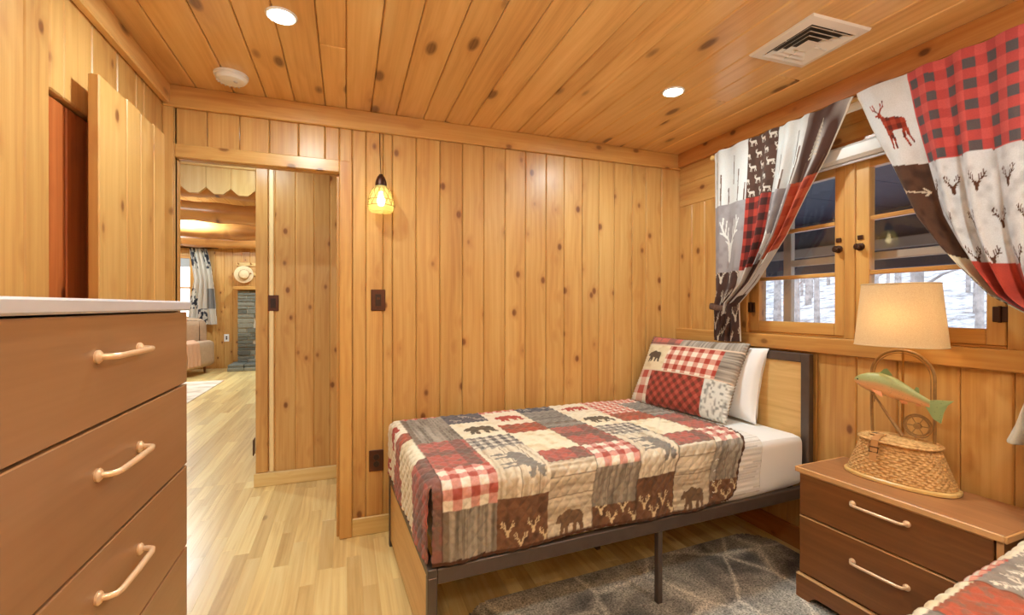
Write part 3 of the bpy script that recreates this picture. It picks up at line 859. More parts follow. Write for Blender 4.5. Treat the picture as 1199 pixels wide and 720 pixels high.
# patch kinds: f(u, v, x0, y0, w, h) -> colours;  (u along the bed from the foot, v across from the near hem)
def k_check(u, v, *b): return gingham(u - b[0], v - b[1], .0365)
def k_check2(u, v, *b): return gingham(u, v, .026, (236, 218, 190), (218, 150, 124), (190, 84, 66))
def k_plaid(u, v, *b): return plaid(u - b[0] + .03, v - b[1] + .03)
def k_rust(u, v, *b): return plaid(u * 1.6, v * 1.6, (182, 88, 62), (146, 86, 62))
def k_grey(u, v, *b): return woodgrain(u, v, (170, 154, 132), (112, 98, 82), 210, .5)
def k_greyv(u, v, *b): return woodgrain(v, u, (160, 148, 130), (108, 98, 86), 170, .5)
def k_gcheck(u, v, *b): return gingham(u - b[0], v - b[1], .022, (220, 204, 176), (160, 146, 128), (108, 98, 90))
def k_navy(u, v, *b):
    c = speck(u, v, (104, 96, 94), (80, 76, 78), 60)
    for k in range(3): put(c, u, v, m_stagrun, b[0] + .02 + .065 * k, b[1] + .03 + .07 * (k % 2), .07, .07, (176, 160, 140))
    return c
def k_wood(u, v, *b): return woodgrain(v, u, (234, 214, 180), (176, 152, 120), 120, .075)
def k_woodv(u, v, *b): return woodgrain(u, v, (232, 212, 178), (184, 160, 128), 130, .078)
def k_cream(u, v, *b): return speck(u, v, (242, 224, 186), (222, 196, 150), 30)
def k_bear(u, v, *b):
    c = speck(u, v, (242, 224, 188), (230, 206, 164), 30); put(c, u, v, m_bear, b[0] + .15 * b[2], b[1] + .2 * b[3], b[2] * .72, b[3] * .6, (104, 88, 68)); return c
def k_redbear(u, v, *b):
    c = speck(u, v, (242, 222, 188), (230, 204, 164), 30); put(c, u, v, m_bear, b[0] + .15 * b[2], b[1] + .25 * b[3], b[2] * .72, b[3] * .55, (182, 76, 60)); return c
def k_moose(u, v, *b):
    c = k_woodv(u, v, *b)
    # the moose faces the hem, as on a quilt hung over the side
    put(c, v, u, m_moose, b[1] + .16 * b[3], b[0] + .14 * b[2], b[3] * .66, b[2] * .80, (136, 126, 112)); return c
def k_bbear(u, v, *b):
    c = k_wood(u, v, *b); put(c, u, v, m_bear, b[0] + .18 * b[2], b[1] + .12 * b[3], b[2] * .62, b[3] * .8, (120, 90, 64)); return c
def k_brown(u, v, *b):
    c = speck(u, v, (122, 84, 58), (98, 66, 44), 50)
    for k in range(4): put(c, u, v, m_head, b[0] + .01 + .055 * k, b[1] + (.015 if k % 2 else .06), .065, .065, (226, 198, 150))
    return c
def k_feet(u, v, *b):
    c = k_grey(u, v, *b); 
    for k in range(2): put(c, u, v, m_bear, b[0] + .02 + .1 * k, b[1] - .03, .09, .07, (76, 54, 38))
    return c
def k_antler(u, v, *b):
    c = speck(u, v, (150, 136, 122), (130, 118, 106), 40)
    for k in range(2):
        for q in range(2): put(c, u, v, m_head, b[0] + .01 + .1 * k, b[1] + .01 + .1 * q, .095, .09, (232, 216, 190))
    return c

COLS = [  # (u0, u1, [(v_end, kind) ...])   v = 0 is the mattress edge; negative hangs down the near side
    (-.62, -.40, [(.26, k_plaid), (.52, k_cream), (.78, k_rust), (2, k_bear)]),
    (-.40, -.19, [(.20, k_plaid), (.46, k_cream), (.72, k_rust), (2, k_redbear)]),
    (-.19, 0.0, [(.22, k_plaid), (.50, k_cream), (.62, k_rust), (.92, k_redbear), (2, k_check2)]),
    (0.0, .22, [(-.13, k_feet), (.085, k_check), (.42, k_plaid), (.86, k_grey), (1.0, k_check2), (2, k_grey)]),
    (.22, .44, [(-.12, k_brown), (.23, k_moose), (.41, k_gcheck), (.69, k_bear), (1.0, k_navy), (2, k_cream)]),
    (.44, .66, [(-.17, k_bbear), (-.01, k_wood), (.125, k_plaid), (.41, k_cream), (.57, k_rust), (.84, k_redbear), (2, k_check2)]),
    (.66, .88, [(-.22, k_brown), (-.06, k_grey), (.125, k_check), (.43, k_plaid), (.78, k_greyv), (1.0, k_navy), (2, k_cream)]),
    (.88, 1.10, [(-.13, k_brown), (.20, k_moose), (.37, k_gcheck), (.66, k_bear), (.86, k_redbear), (2, k_cream)]),
    (1.10, 1.32, [(-.17, k_bbear), (-.02, k_wood), (.13, k_plaid), (.40, k_cream), (.56, k_rust), (.88, k_check2), (2, k_redbear)]),
    (1.32, 1.70, [(-.20, k_brown), (-.03, k_grey), (.14, k_check), (.44, k_plaid), (.78, k_greyv), (2, k_check2)]),
]
COLS2 = [(-.62 + .22 * k, -.40 + .22 * k, [(-.13 + .03 * (k % 3), (k_brown, k_bbear, k_grey)[k % 3]), (.17, (k_check, k_moose, k_plaid)[k % 3]), (.42, (k_plaid, k_gcheck, k_cream)[k % 3]), (.66 + .05 * (k % 2), (k_greyv, k_bear, k_cream)[k % 3]), (.87, (k_antler, k_rust, k_antler)[k % 3]), (1.10, (k_redbear, k_cream, k_check2)[k % 3]), (2, (k_plaid, k_grey, k_bbear)[k % 3])]) for k in range(11)]
def quilt_color(U, V, cols):
    col = full(CREAM, U)
    for (u0, u1, rows) in cols:
        mu = (U >= u0) & (U < u1); v0 = -.5
        for v1, fn in rows:
            m = mu & (V >= v0) & (V < v1)
            if m.any():
                y0 = max(v0, -.32)
                col[m] = fn(U[m], V[m], u0, y0, u1 - u0, min(v1, 1.15) - y0)
                # seam binding
            v0 = v1
        # dark cord along the column seam
        m = np.abs(U - u1) < .0035
        col[m] = col[m] * .45 + lin((60, 40, 28)) * .35
    return np.clip(col * np.array([.97, 1.06, 1.22]), 0, .9)

def wrap(t, r):
    """arc-length from the edge inwards -> inset from the outer plane, drop below the top, tilt"""
    q = PI * r / 2
    th = np.clip(-t / r, 0, PI / 2)
    inset = np.where(t >= 0, r + t, r - r * np.sin(th))
    drop = np.where(t >= 0, 0, np.where(t > -q, r - r * np.cos(th), r + (-t - q)))
    return inset, drop, th

def make_quilt(parent, name, W, u_end, top, hem, cols, r=.05, du=.0045, near_shift=.10, mat=None, cord=(84, 52, 34), far_drop=.22, pull=None):
    q = PI * r / 2
    hemlen = lambda: (top - hem - r) + q           # arc-length of the hanging side
    HL = hemlen()
    us = np.arange(-HL, u_end - r + du, du); vs = np.arange(-HL, W + far_drop, du)
    U, V = np.meshgrid(us, vs, indexing='ij')
    near = np.clip((.10 - V) / .30, 0, 1); near = near * near * (3 - 2 * near)
    stretch = 1 - near_shift * near / (u_end)
    Ub = np.where(U > .0, U * stretch, U)
    iu, dpu, thu = wrap(Ub, r)
    ivn, dpn, thn = wrap(V, r)
    ivf, dpf, thf = wrap((W - 2 * r) - V, r)
    X = iu; Y = np.where(V < W / 2, ivn, W - ivf)
    dv = np.where(V < W / 2, dpn, dpf); thv = np.where(V < W / 2, -thn, thf)
    Z = top - (dpu ** 2.2 + dv ** 2.2) ** (1 / 2.2)
    # soft unevenness and quilted relief
    nx = -np.sin(thu); ny = np.sin(thv); nz = np.clip(np.cos(thu) * np.cos(thv), .0, 1)
    nl = np.sqrt(nx ** 2 + ny ** 2 + nz ** 2) + 1e-6; nx, ny, nz = nx / nl, ny / nl, nz / nl
    s = .052
    a = (U + V) / s; b = (U - V) / s
    dd = np.minimum(np.abs(a - np.round(a)), np.abs(b - np.round(b)))
    rel = .0060 * (np.minimum(dd / .34, 1) ** .6) + .006 * (vnoise(U * 5, V * 5) - .5) + .0016 * (vnoise(U * 60, V * 60) - .5)
    # hanging sides ripple a little
    hang = np.clip(-V / .1, 0, 1) ; rel = rel + hang * .007 * np.sin(U * 17 + np.sin(U * 5) * 2)
    hangu = np.clip(-U / .1, 0, 1); rel = rel + hangu * .006 * np.sin(V * 14)
    X = X + nx * rel; Y = Y + ny * rel; Z = Z + nz * rel
    Z = Z - .005 * np.clip((-V - .18) / .08, 0, 1) * np.sin(U * 6.5 + .5)
    keep = ~((U < -r * .9) & (V < -r * .55)) & ~((U < -.02) & (V > W - r))
    # rounded corner at the near head end
    uc, vc, rr = u_end - .10 - r, -HL + .10, .10
    keep &= ~((U > uc) & (V < vc) & ((U - uc) ** 2 + (V - vc) ** 2 > rr * rr))
    col = quilt_color(U, V, cols)
    edge = (U > u_end - r - .014) | (V < -HL + .010) | ((U > uc) & (V < vc) & ((U - uc) ** 2 + (V - vc) ** 2 > (rr - .012) ** 2))
    col[edge] = lin(cord)
    m_ = MB(); grid(m_, np.stack([X, Y, Z], -1), col, keep, flip=False)
    o = m_.build(name, mat or FAB, angle=180)
    sm = o.modifiers.new('thick', 'SOLIDIFY'); sm.thickness = .007; sm.offset = -1
    o.location = parent[0]; o.rotation_euler = (0, 0, parent[1])
    return o

# ------------------------------------------------------------------ beds
def make_bed(loc, rz, L, W, label, wood_foot=True):
    t = empty('bed', loc, rz, label=label, cat='bed', group='twin metal-framed beds')
    ft, ht = .375, 1.038
    P = .034
    # footboard: slim metal frame holding a wooden board
    f = MB()
    cbox(f, (0, 0, ft - .03), (P, W, ft), .003); f.build('footboard', METAL, t)
    for y in (0, W - P):
        m_ = MB(); cbox(m_, (0, y, 0), (P, y + P, ft - .03), .003); m_.build('leg', METAL, t)
    m_ = MB(); cbox(m_, (.006, P, .035), (.024, W - P, ft - .03), .002, 1, S()); m_.build('foot_panel', OAKP, t, )
    # headboard
    m_ = MB()
    cbox(m_, (L - P, 0, 0), (L, P + .012, ht), .003); cbox(m_, (L - P, W - P - .012, 0), (L, W, ht), .003); cbox(m_, (L - P, P + .012, ht - .045), (L, W - P - .012, ht), .003); cbox(m_, (L - P, P + .012, .30), (L, W - P - .012, .34), .003)
    hb = m_.build('headboard', METAL, t)
    m_ = MB(); cbox(m_, (L - P + .008, P + .012, .34), (L - .008, W - P - .012, ht - .045), .002, 1, S()); m_.build('headboard_panel', OAKP, hb)
    for y in (.002, W - .032):
        m_ = MB(); cbox(m_, (P, y, .318), (L - P, y + .03, .372), .003); m_.build('rail', METAL, t)
    for k in range(9):
        x = .14 + k * (L - .28) / 8
        m_ = MB(); cbox(m_, (x - .03, .032, .340), (x + .03, W - .032, .356), .002); m_.build('slat', METAL, t)
    for (x, y) in ((1.0, .004), (1.0, W / 2 - .012), (1.0, W - .03)):
        m_ = MB(); cbox(m_, (x - .012, y, .0095), (x + .012, y + .026, .318 if y != W / 2 - .012 else .34), .002); m_.build('support_leg', METAL, t)
    return t
B1 = ((.262, 1.565, 0), math.radians(2.8)); BL, BW = 1.968, .97
make_bed(*B1, BL, BW, 'metal bed under the patchwork quilt against the back wall')
def bedpt(B, u, v, z=0):
    c, s = math.cos(B[1]), math.sin(B[1]); return (B[0][0] + u * c - v * s, B[0][1] + u * s + v * c, z)
def mattress(B, label, L, W, top):
    m_ = MB(); rbox(m_, (.045, .012, .358), (L - .036, W - .012, top), (.05, .05, .055), 22, wob=.0025, sd=1)
    o = m_.build('mattress', SHEETM, loc=B[0], rot=(0, 0, B[1]), angle=180)
    return tag(o, label, 'mattress', 'white sheeted mattresses')
mattress(B1, 'mattress in a white fitted sheet behind the nightstand corner', BL, BW, .640)
# the white coverlet folded under the quilt's head edge
def coverlet(B, u0, u1, W, top, hem, label):
    r = .05; HL = (top - hem - r) + PI * r / 2; du = .006
    us = np.arange(u0, u1, du); vs = np.arange(-HL, W + .1, du)
    U, V = np.meshgrid(us, vs, indexing='ij')
    sh = np.clip((.10 - V) / .30, 0, 1) * .04
    ivn, dpn, thn = wrap(V, r); ivf, dpf, thf = wrap((W - 2 * r) - V, r)
    Y = np.where(V < W / 2, ivn + .006, W - ivf - .006); dv = np.where(V < W / 2, dpn, dpf); th = np.where(V < W / 2, -thn, thf)
    rel = .0016 * np.sin(V * 2 * PI / .024) * (1 + .4 * np.sin(U * 30)) + .003 * (vnoise(U * 9, V * 9) - .5)
    Pq = np.stack([U - sh, Y + np.sin(th) * rel, top - dv + np.cos(th) * rel], -1)
    line = (np.abs(((V / .024) % 1) - .5) < .16) & (vnoise(U * 16, V * 40) > .42)
    col = mixa(full((238, 236, 232), U), full((176, 170, 164), U), .8 * line)
    m_ = MB(); grid(m_, Pq, col); o = m_.build('coverlet', FAB, loc=B[0], rot=(0, 0, B[1]), angle=180)
    sm = o.modifiers.new('thick', 'SOLIDIFY'); sm.thickness = .004; sm.offset = -1
    return tag(o, label, 'coverlet')
coverlet(B1, 1.33, 1.64, BW, .647, .40, 'white coverlet with grey stitched lines showing beyond the quilt edge')
q1 = make_quilt(B1, 'quilt', BW, 1.545, .668, .386, COLS, near_shift=.115)
tag(q1, 'patchwork lodge quilt spread over the bed by the back wall', 'quilt', 'patchwork lodge quilts')
# ------------------------------------------------------------------ pillows
def pillow(name, w, h, th, label, cat, colfn=None, mat=None, sd=0, n=70, ruffle=0.0, pinch=.07):
    s = np.linspace(-1, 1, n); Sx, T = np.meshgrid(s, s, indexing='ij')
    m_ = MB()
    for side in (1, -1):
        X = Sx * w / 2 * (1 - pinch * (1 - T ** 2)); Y = T * h / 2 * (1 - pinch * (1 - Sx ** 2))
        prof = np.clip((1 - Sx ** 2) * (1 - T ** 2), 0, 1) ** .42
        Z = side * th / 2 * prof + .010 * (vnoise(Sx * 3 + 5 + sd, T * 3 + sd) - .5) * prof
        Z = Z + .006 * np.sin(Sx * 9 + T * 5 + sd) * np.clip(np.abs(Sx * T) - .2, 0, 1) * side
        if ruffle:
            e = np.clip((np.maximum(np.abs(Sx), np.abs(T)) - .93) / .07, 0, 1)
            Z = Z + ruffle * e * np.sin(np.where(np.abs(Sx) > np.abs(T), T * h, Sx * w) * 170 + sd)
        col = None
        if colfn is not None: col = colfn((Sx + 1) / 2, (T + 1) / 2, w, h, side)
        grid(m_, np.stack([X, Y, Z], -1), col, flip=(side < 0))
    o = m_.build(name, mat or FAB, angle=180)
    return tag(o, label, cat)
def lean(o, B, u, v, z, lean_deg, yaw=0.0, roll=0.0, h=.46):
    """stand a pillow on its lower long edge, leaning back towards the headboard"""
    a = math.radians(lean_deg)
    Hh = Vector((math.sin(a), 0, math.cos(a))); Nn = Vector((-math.cos(a), 0, math.sin(a))); Wd = Hh.cross(Nn)
    M3 = Matrix((Wd, Hh, Nn)).transposed().to_4x4()
    base = Vector(bedpt(B, u, v, z))
    R_ = Matrix.Rotation(B[1] + yaw, 4, 'Z') @ M3 @ Matrix.Rotation(roll, 4, 'Z')
    ctr = base + (Matrix.Rotation(B[1] + yaw, 4, 'Z') @ Hh) * (h / 2 * .93)
    o.matrix_world = Matrix.Translation(ctr) @ R_
    return o
def sham_col(a, b, w, h, side):
    u, v = a * w, b * h
    if side < 0: return woodgrain(u, v, (170, 150, 128), (120, 104, 90), 180, .5)
    col = woodgrain(v, u, (186, 168, 146), (116, 100, 86), 170, .5)           # grey stripes at the edges
    m = (b > .86) & (a < .60); col[m] = plaid(u, v, (206, 104, 88))[m]
    m = (b > .86) & (a >= .40); col[m] = woodgrain(u, v, (182, 166, 146), (120, 106, 92), 170, .5)[m]
    top = (b > .46) & (b <= .86)
    c = speck(u, v, (236, 214, 172), (220, 194, 148), 40); put(c, u, v, m_bear, .045, .275, .125, .105, (96, 76, 56))
    m = top & (a < .31); col[m] = c[m]
    m = top & (a >= .31) & (a < .86); col[m] = gingham(u, v, .034, (240, 218, 190), (214, 146, 122), (170, 66, 50))[m]
    lo = b <= .46
    m = lo & (a < .20); col[m] = gingham(u, v, .055, (240, 224, 196), (222, 176, 150), (190, 86, 66))[m]
    rd = buffalo((u + v) * .72, (u - v) * .72, .024, (188, 88, 68), (158, 66, 50), (112, 58, 40))
    m = lo & (a >= .20) & (a < .78); col[m] = rd[m]
    c = mixa(full((226, 218, 200), u), full((150, 146, 134), u), (vnoise(u * 90, v * 60) - .5) * 3)
    m = lo & (a >= .78); col[m] = c[m]
    for e in (np.abs(b - .86), np.abs(b - .46)):
        m = e < .008; col[m] = lin((226, 196, 164))
    return np.clip(col * np.array([.97, 1.05, 1.18]), 0, .9)
wp = pillow('pillow', .66, .42, .19, 'plain white pillow propped between the patchwork sham and headboard', 'pillow', mat=SHEETM, sd=3)
lean(wp, B1, 1.83, .55, .655, 13, .02, h=.42)
sh = pillow('pillow_sham', .70, .475, .155, 'patchwork pillow sham with a bear and red checks leaning on the white pillow', 'pillow', sham_col, sd=1, n=150, ruffle=.005, pinch=.045)
lean(sh, B1, 1.625, .615, .662, 27, .13, h=.475)

# ------------------------------------------------------------------ second bed, nearer the camera
B2 = ((.34, -.428, 0), math.radians(7.4))
make_bed(*B2, 1.85, BW, 'metal bed in the near right corner below the window curtain')
mattress(B2, 'mattress under the quilt in the bottom right corner', 1.85, BW, .60)
q2 = make_quilt(B2, 'quilt', BW, 1.70, .625, .372, COLS2, r=.06, near_shift=0.0)
tag(q2, 'patchwork lodge quilt with white stags on grey in the bottom right corner', 'quilt', 'patchwork lodge quilts')

# ------------------------------------------------------------------ rug
RUG, nt, b = newmat('shag_rug')
tc = nd(nt, 'ShaderNodeTexCoord')
n1 = nd(nt, 'ShaderNodeTexNoise', i_Vector=tc.outputs['Object'], i_Scale=2.6, i_Detail=3.0, i_Distortion=1.2)
n2 = nd(nt, 'ShaderNodeTexNoise', i_Vector=tc.outputs['Object'], i_Scale=130.0, i_Detail=2.0)
n3 = nd(nt, 'ShaderNodeTexNoise', i_Vector=tc.outputs['Object'], i_Scale=1.1, i_Detail=2.0, i_Distortion=.6)
base = ramp(nt, n1.outputs[0], [(.34, L4(74, 72, 72)), (.44, L4(122, 118, 114)), (.56, L4(172, 166, 156)), (.72, L4(202, 194, 182))])
wv_ = nd(nt, 'ShaderNodeVectorMath', operation='MULTIPLY_ADD', i_0=n3.outputs['Color'], i_1=(.30, .30, 0), i_2=tc.outputs['Object'])
ve = nd(nt, 'ShaderNodeTexVoronoi', feature='DISTANCE_TO_EDGE', i_Vector=wv_.outputs[0], i_Scale=3.0)
ln = math_(nt, 'SUBTRACT', 1.0, math_(nt, 'DIVIDE', ve.outputs['Distance'], .055), clamp=True)
ln = math_(nt, 'MULTIPLY', ln, math_(nt, 'MULTIPLY', n1.outputs[0], 1.7, clamp=True), clamp=True)
base = mixc(nt, math_(nt, 'MULTIPLY', ln, .85), base, L4(232, 224, 210))
fl = ramp(nt, n2.outputs[0], [(.3, (.32, .32, .32, 1)), (.7, (1.5, 1.5, 1.5, 1))])
base = mixc(nt, 1.0, base, fl, 'MULTIPLY')
nt.links.new(base, b.inputs['Base Color']); b.inputs['Roughness'].default_value = .95; b.inputs['Sheen Weight'].default_value = .2
m_ = MB(); nn = (190, 150)
a, c = np.meshgrid(np.linspace(0, 1, nn[0]), np.linspace(0, 1, nn[1]), indexing='ij')
rx0, rx1, ry0, ry1 = .42, 2.20, .42, 1.945
X = rx0 + a * (rx1 - rx0); Y = ry0 + c * (ry1 - ry0)
ed = np.minimum(np.minimum(X - rx0, rx1 - X), np.minimum(Y - ry0, ry1 - Y))
Z = .0095 * np.clip(ed / .012, 0, 1) ** .5 + (rng.random(X.shape) - .5) * .005 * (ed > .012)
cr = .20; kp = ~(((np.minimum(X - rx0, rx1 - X)) < cr) & ((np.minimum(Y - ry0, ry1 - Y)) < cr) & (((cr - np.minimum(X - rx0, rx1 - X)) ** 2 + (cr - np.minimum(Y - ry0, ry1 - Y)) ** 2) > cr * cr))
Y = Y + .055 * (X - 1.31); grid(m_, np.stack([X, Y, np.maximum(Z, .001)], -1), None, kp)
o = m_.build('rug', RUG, angle=180); tag(o, 'grey mottled shag rug with pale streaks under the bed edge', 'rug')

# ------------------------------------------------------------------ curtains
def curtain(name, y_out, y_in, z_top, z_tie, z_bot, ytail, nf, W, paint, label, x0=2.135, sag=1.0, seed=0.0):
    """y_out: fixed outer edge; y_in(z): inner edge; gathered at z_tie; tail below"""
    t = empty(name, (x0, y_out, z_bot), label=label, cat='curtain', group='tied-back lodge curtains')
    ns, nz = 300, 330
    s = np.linspace(0, 1, ns); zz = np.linspace(z_top, z_bot, nz)
    Sg, Z = np.meshgrid(s, zz, indexing='ij')
    yin = np.interp(zz, [p[1] for p in y_in][::-1], [p[0] for p in y_in][::-1])
    yo = np.interp(zz, [p[1] for p in y_out_c(y_out, ytail, z_top, z_tie, z_bot)][::-1], [p[0] for p in y_out_c(y_out, ytail, z_top, z_tie, z_bot)][::-1])
    qq = np.clip(np.abs(yin[0] - yo[0]) / np.abs(yin - yo), 1, 2.9)
    qq = (1 + (qq - 1) * np.clip((zz - z_bot) / max(z_tie - z_bot, .01) - .15, 0, 1))[None, :]
    Y = yo[None, :] + (1 - (1 - Sg) ** qq) * (yin - yo)[None, :]
    span = np.abs(yin - yo)[None, :]
    comp = np.clip(1 - span / np.abs(yin[0] - yo[0]), 0, 1)
    amp = .010 + .030 * comp ** .8 * np.clip((Sg - .12) / .35, .12, 1)
    ph = 2 * PI * nf * (Sg + .05 * np.sin(Sg * 9 + seed)) + seed
    X = x0 + amp * np.sin(ph) + .012 * np.sin(ph * .5 + 1.3) * comp - .035 * comp * (1 - (2 * Sg - 1) ** 2)
    # hem pocket over the rod
    d = np.clip(1 - np.abs(Z - (z_top - .025)) / .03, 0, 1)
    X = X - .004 * d
    # fabric coordinates: across and down along the cloth
    dl = np.sqrt(np.gradient(Y, axis=1) ** 2 + np.gradient(Z, axis=1) ** 2)
    Vf = np.cumsum(dl, axis=1); Vf = Vf - Vf[:, :1]
    col = np.clip(paint(Sg * W, Vf, W) * np.array([.95, 1.02, 1.14]), 0, .9)
    m_ = MB(); grid(m_, np.stack([X, Y, Z], -1), col)
    o = m_.build('drape', CURT, t, world=True, angle=180)
    md = o.modifiers.new('thick', 'SOLIDIFY'); md.thickness = .0018
    return t
def y_out_c(y_out, ytail, z_top, z_tie, z_bot):
    return [(y_out, z_top), (y_out, z_tie), (ytail, z_bot)]

def birch(u, v, base=(236, 228, 214)):
    c = mixa(full(base, u), full((216, 204, 190), u), (vnoise(u * 14, v * 5) - .5) * 2)
    for k in range(40):
        x = .03 + .058 * k; 
        for q in range(4):
            y0 = .06 + .33 * q + .09 * ((k * 7 + q * 3) % 3); 
            m = (np.abs(u - x - .0012 * np.sin(v * 60 + k)) < .0045) & (v > y0) & (v < y0 + .17 + .05 * ((k + q) % 3)); c[m] = lin((116, 84, 66))
    return c
def smalldeer(u, v, bg, fg, mot, sx, sy, w, h, x0=0, y0=0):
    c = speck(u, v, bg, tuple(int(q * .88) for q in bg), 40)
    ku0, ku1 = int(u.min() / sx) - 1, int(u.max() / sx) + 2; kv0, kv1 = int(v.min() / sy) - 1, int(v.max() / sy) + 2
    for i in range(ku0, ku1):
        for j in range(kv0, kv1):
            put(c, u, -v, mot, x0 + i * sx + (sx / 2 if j % 2 else 0), -(y0 + j * sy + h), w, h, fg)
    return c
DKB = (88, 58, 46)
def big(c, u, v, mot, x, y, w, h, fg): put(c, u, -v, mot, x, -(y + h), w, h, fg); return c
def paintL(u, v, W):
    c = full((238, 228, 214), u)
    w4 = [0, .335, .575, .80, W + .01]
    rows = [0, .335, .74, 1.05, 1.6]
    def cell(i, j): return (u >= w4[i]) & (u < w4[i + 1]) & (v >= rows[j]) & (v < rows[j + 1])
    def setc(i, j, fn):
        m = cell(i, j)
        if m.any(): c[m] = fn(u[m], v[m])
    setc(0, 0, lambda a, b: birch(a, b)); setc(2, 0, lambda a, b: birch(a, b)); 
    dk = lambda a, b: smalldeer(a, b, (96, 66, 52), (226, 206, 182), m_stagrun, .085, .07, .062, .05)
    setc(1, 0, dk)
    setc(3, 0, lambda a, b: big(birch(a, b, (92, 62, 50)), a, b, m_pine, .84, .05, .12, .2, (214, 190, 160)))
    gh = lambda x: (lambda a, b: big(speck(a, b, (176, 162, 154), (160, 146, 140), 30), a, b, m_head, x, .39, .22, .30, (242, 232, 216)))
    setc(0, 1, gh(.075)); setc(2, 1, gh(.57))
    bf = lambda a, b: buffalo(a, b, .040, (200, 72, 54), (142, 54, 44), (76, 44, 38))
    setc(1, 1, bf); setc(3, 1, lambda a, b: buffalo(a, b, .05, (206, 104, 70), (196, 88, 60), (160, 66, 48)))
    br = lambda a, b: smalldeer(a, b, DKB, (228, 206, 178), m_head, .12, .14, .09, .11)
    setc(0, 2, br); setc(0, 3, br)
    setc(1, 2, lambda a, b: speck(a, b, (224, 208, 190), (206, 186, 166), 30)); setc(1, 3, br)
    setc(2, 2, lambda a, b: speck(a, b, DKB, (70, 44, 36), 30)); setc(2, 3, br)
    setc(3, 2, lambda a, b: birch(a, b)); setc(3, 3, br)
    m = u > W - .012; c[m] = lin((236, 222, 198))
    return c
def paintR(u, v, W):
    # u = 0 at the outer edge (right), W at the inner edge
    c = full((240, 234, 226), u); x = W - u
    w4 = [0, .245, .62, W + .01]; rows = [0, .388, .80, 1.12, 1.7]
    def setc(i, j, fn):
        m = (x >= w4[i]) & (x < w4[i + 1]) & (v >= rows[j]) & (v < rows[j + 1])
        if m.any(): c[m] = fn(x[m], v[m])
    def elk(a, b):
        k = speck(a, b, (240, 234, 224), (230, 222, 210), 20)
        return big(k, a, b, m_elk, .045, .085, .165, .225, buffalo(a, b, .022, (186, 74, 48), (158, 58, 38), (110, 46, 34)))
    setc(0, 0, elk)
    bf = lambda a, b: buffalo(a + .02, b, .0385, (224, 98, 88), (206, 84, 76), (104, 92, 90))
    setc(1, 0, bf); setc(2, 0, bf)
    setc(0, 1, lambda a, b: big(speck(a, b, (100, 68, 50), (82, 54, 40), 30), a, b, m_arrow, .03, .46, .19, .10, (232, 208, 176)))
    hd = lambda a, b: smalldeer(a, b, (240, 234, 226), (96, 58, 38), m_head, .125, .14, .068, .085, .02, .03)
    setc(1, 1, hd); setc(2, 1, hd)
    setc(0, 2, lambda a, b: big(speck(a, b, (240, 222, 186), (232, 212, 172), 20), a, b, m_pine, .06, .84, .11, .25, (70, 48, 38)))
    setc(1, 2, lambda a, b: speck(a, b, (198, 76, 58), (180, 62, 46), 30)); setc(2, 2, hd)
    setc(0, 3, lambda a, b: speck(a, b, (240, 226, 200), (230, 214, 186), 30)); setc(1, 3, lambda a, b: speck(a, b, DKB, (70, 44, 36), 30)); setc(2, 3, hd)
    m = x < .012; c[m] = lin((238, 228, 210))
    return c
innerL = [(1.412, 2.222), (1.53, 2.00), (1.636, 1.844), (1.752, 1.65), (1.936, 1.416), (2.062, 1.298), (2.062, 1.26), (2.05, 1.06)]
cl = curtain('curtain', 2.238, innerL, 2.222, 1.285, 1.075, 2.215, 6, 1.05, paintL, 'tied-back lodge curtain on the left, behind the bed pillows', seed=.4)
innerR = [(1.392, 2.218), (1.33, 2.046), (1.247, 1.858), (1.156, 1.63), (1.073, 1.502), (1.009, 1.417), (.927, 1.321), (.80, 1.235), (.72, 1.19), (.80, 1.08), (.895, .825)]
cr_ = curtain('curtain', .60, innerR, 2.222, 1.195, .822, .60, 5, 1.02, paintR, 'tied-back lodge curtain with a plaid elk, right of the window middle', seed=1.1, x0=2.125)
# tie bands
TIE = plain('tie_fabric', L4(96, 70, 58), .85, var=.3, vscale=60)
def tie(parent, y0, y1, z, x0):
    m_ = MB(); yc, hy = (y0 + y1) / 2, abs(y1 - y0) / 2 + .003
    n = 40; P = [(x0 - .012 + .055 * math.cos(a), yc + hy * math.sin(a), z + .010 * math.sin(a)) for a in np.linspace(0, 2 * PI, n, endpoint=False)]
    tube(m_, P, .017, 8, closed=True, ry=.003); m_.build('tieback', TIE, parent, world=True)
tie(cl, 2.062, 2.238, 1.272, 2.135); tie(cr_, .72, .60, 1.195, 2.125)
# rod
t = empty('curtain_rod', (2.158, 1.42, 2.213), label='thin curtain rod with round wooden end knobs above the window', cat='curtain rod')
m_ = MB(); tube(m_, [(2.158, .52, 2.207), (2.158, 2.25, 2.207)], .006, 12); m_.build('rod', PALE, t, world=True)
for yk, s in ((2.25, 1), (.52, -1)):
    m_ = MB(); lathe(m_, [(.0001, -.004), (.009, -.003), (.011, .004), (.016, .012), (.018, .022), (.014, .032), (.0001, .036)], seg=20, M=Matrix.Translation((2.158, yk, 2.207)) @ Matrix.Rotation(-s * PI / 2, 4, 'X')); m_.build('finial', PALE, t, world=True)
    m_ = MB(); cbox(m_, (2.158, yk - s * .02 - .006, 2.193), (XR, yk - s * .02 + .006, 2.200), .002); m_.build('bracket', BRONZE, t, world=True)
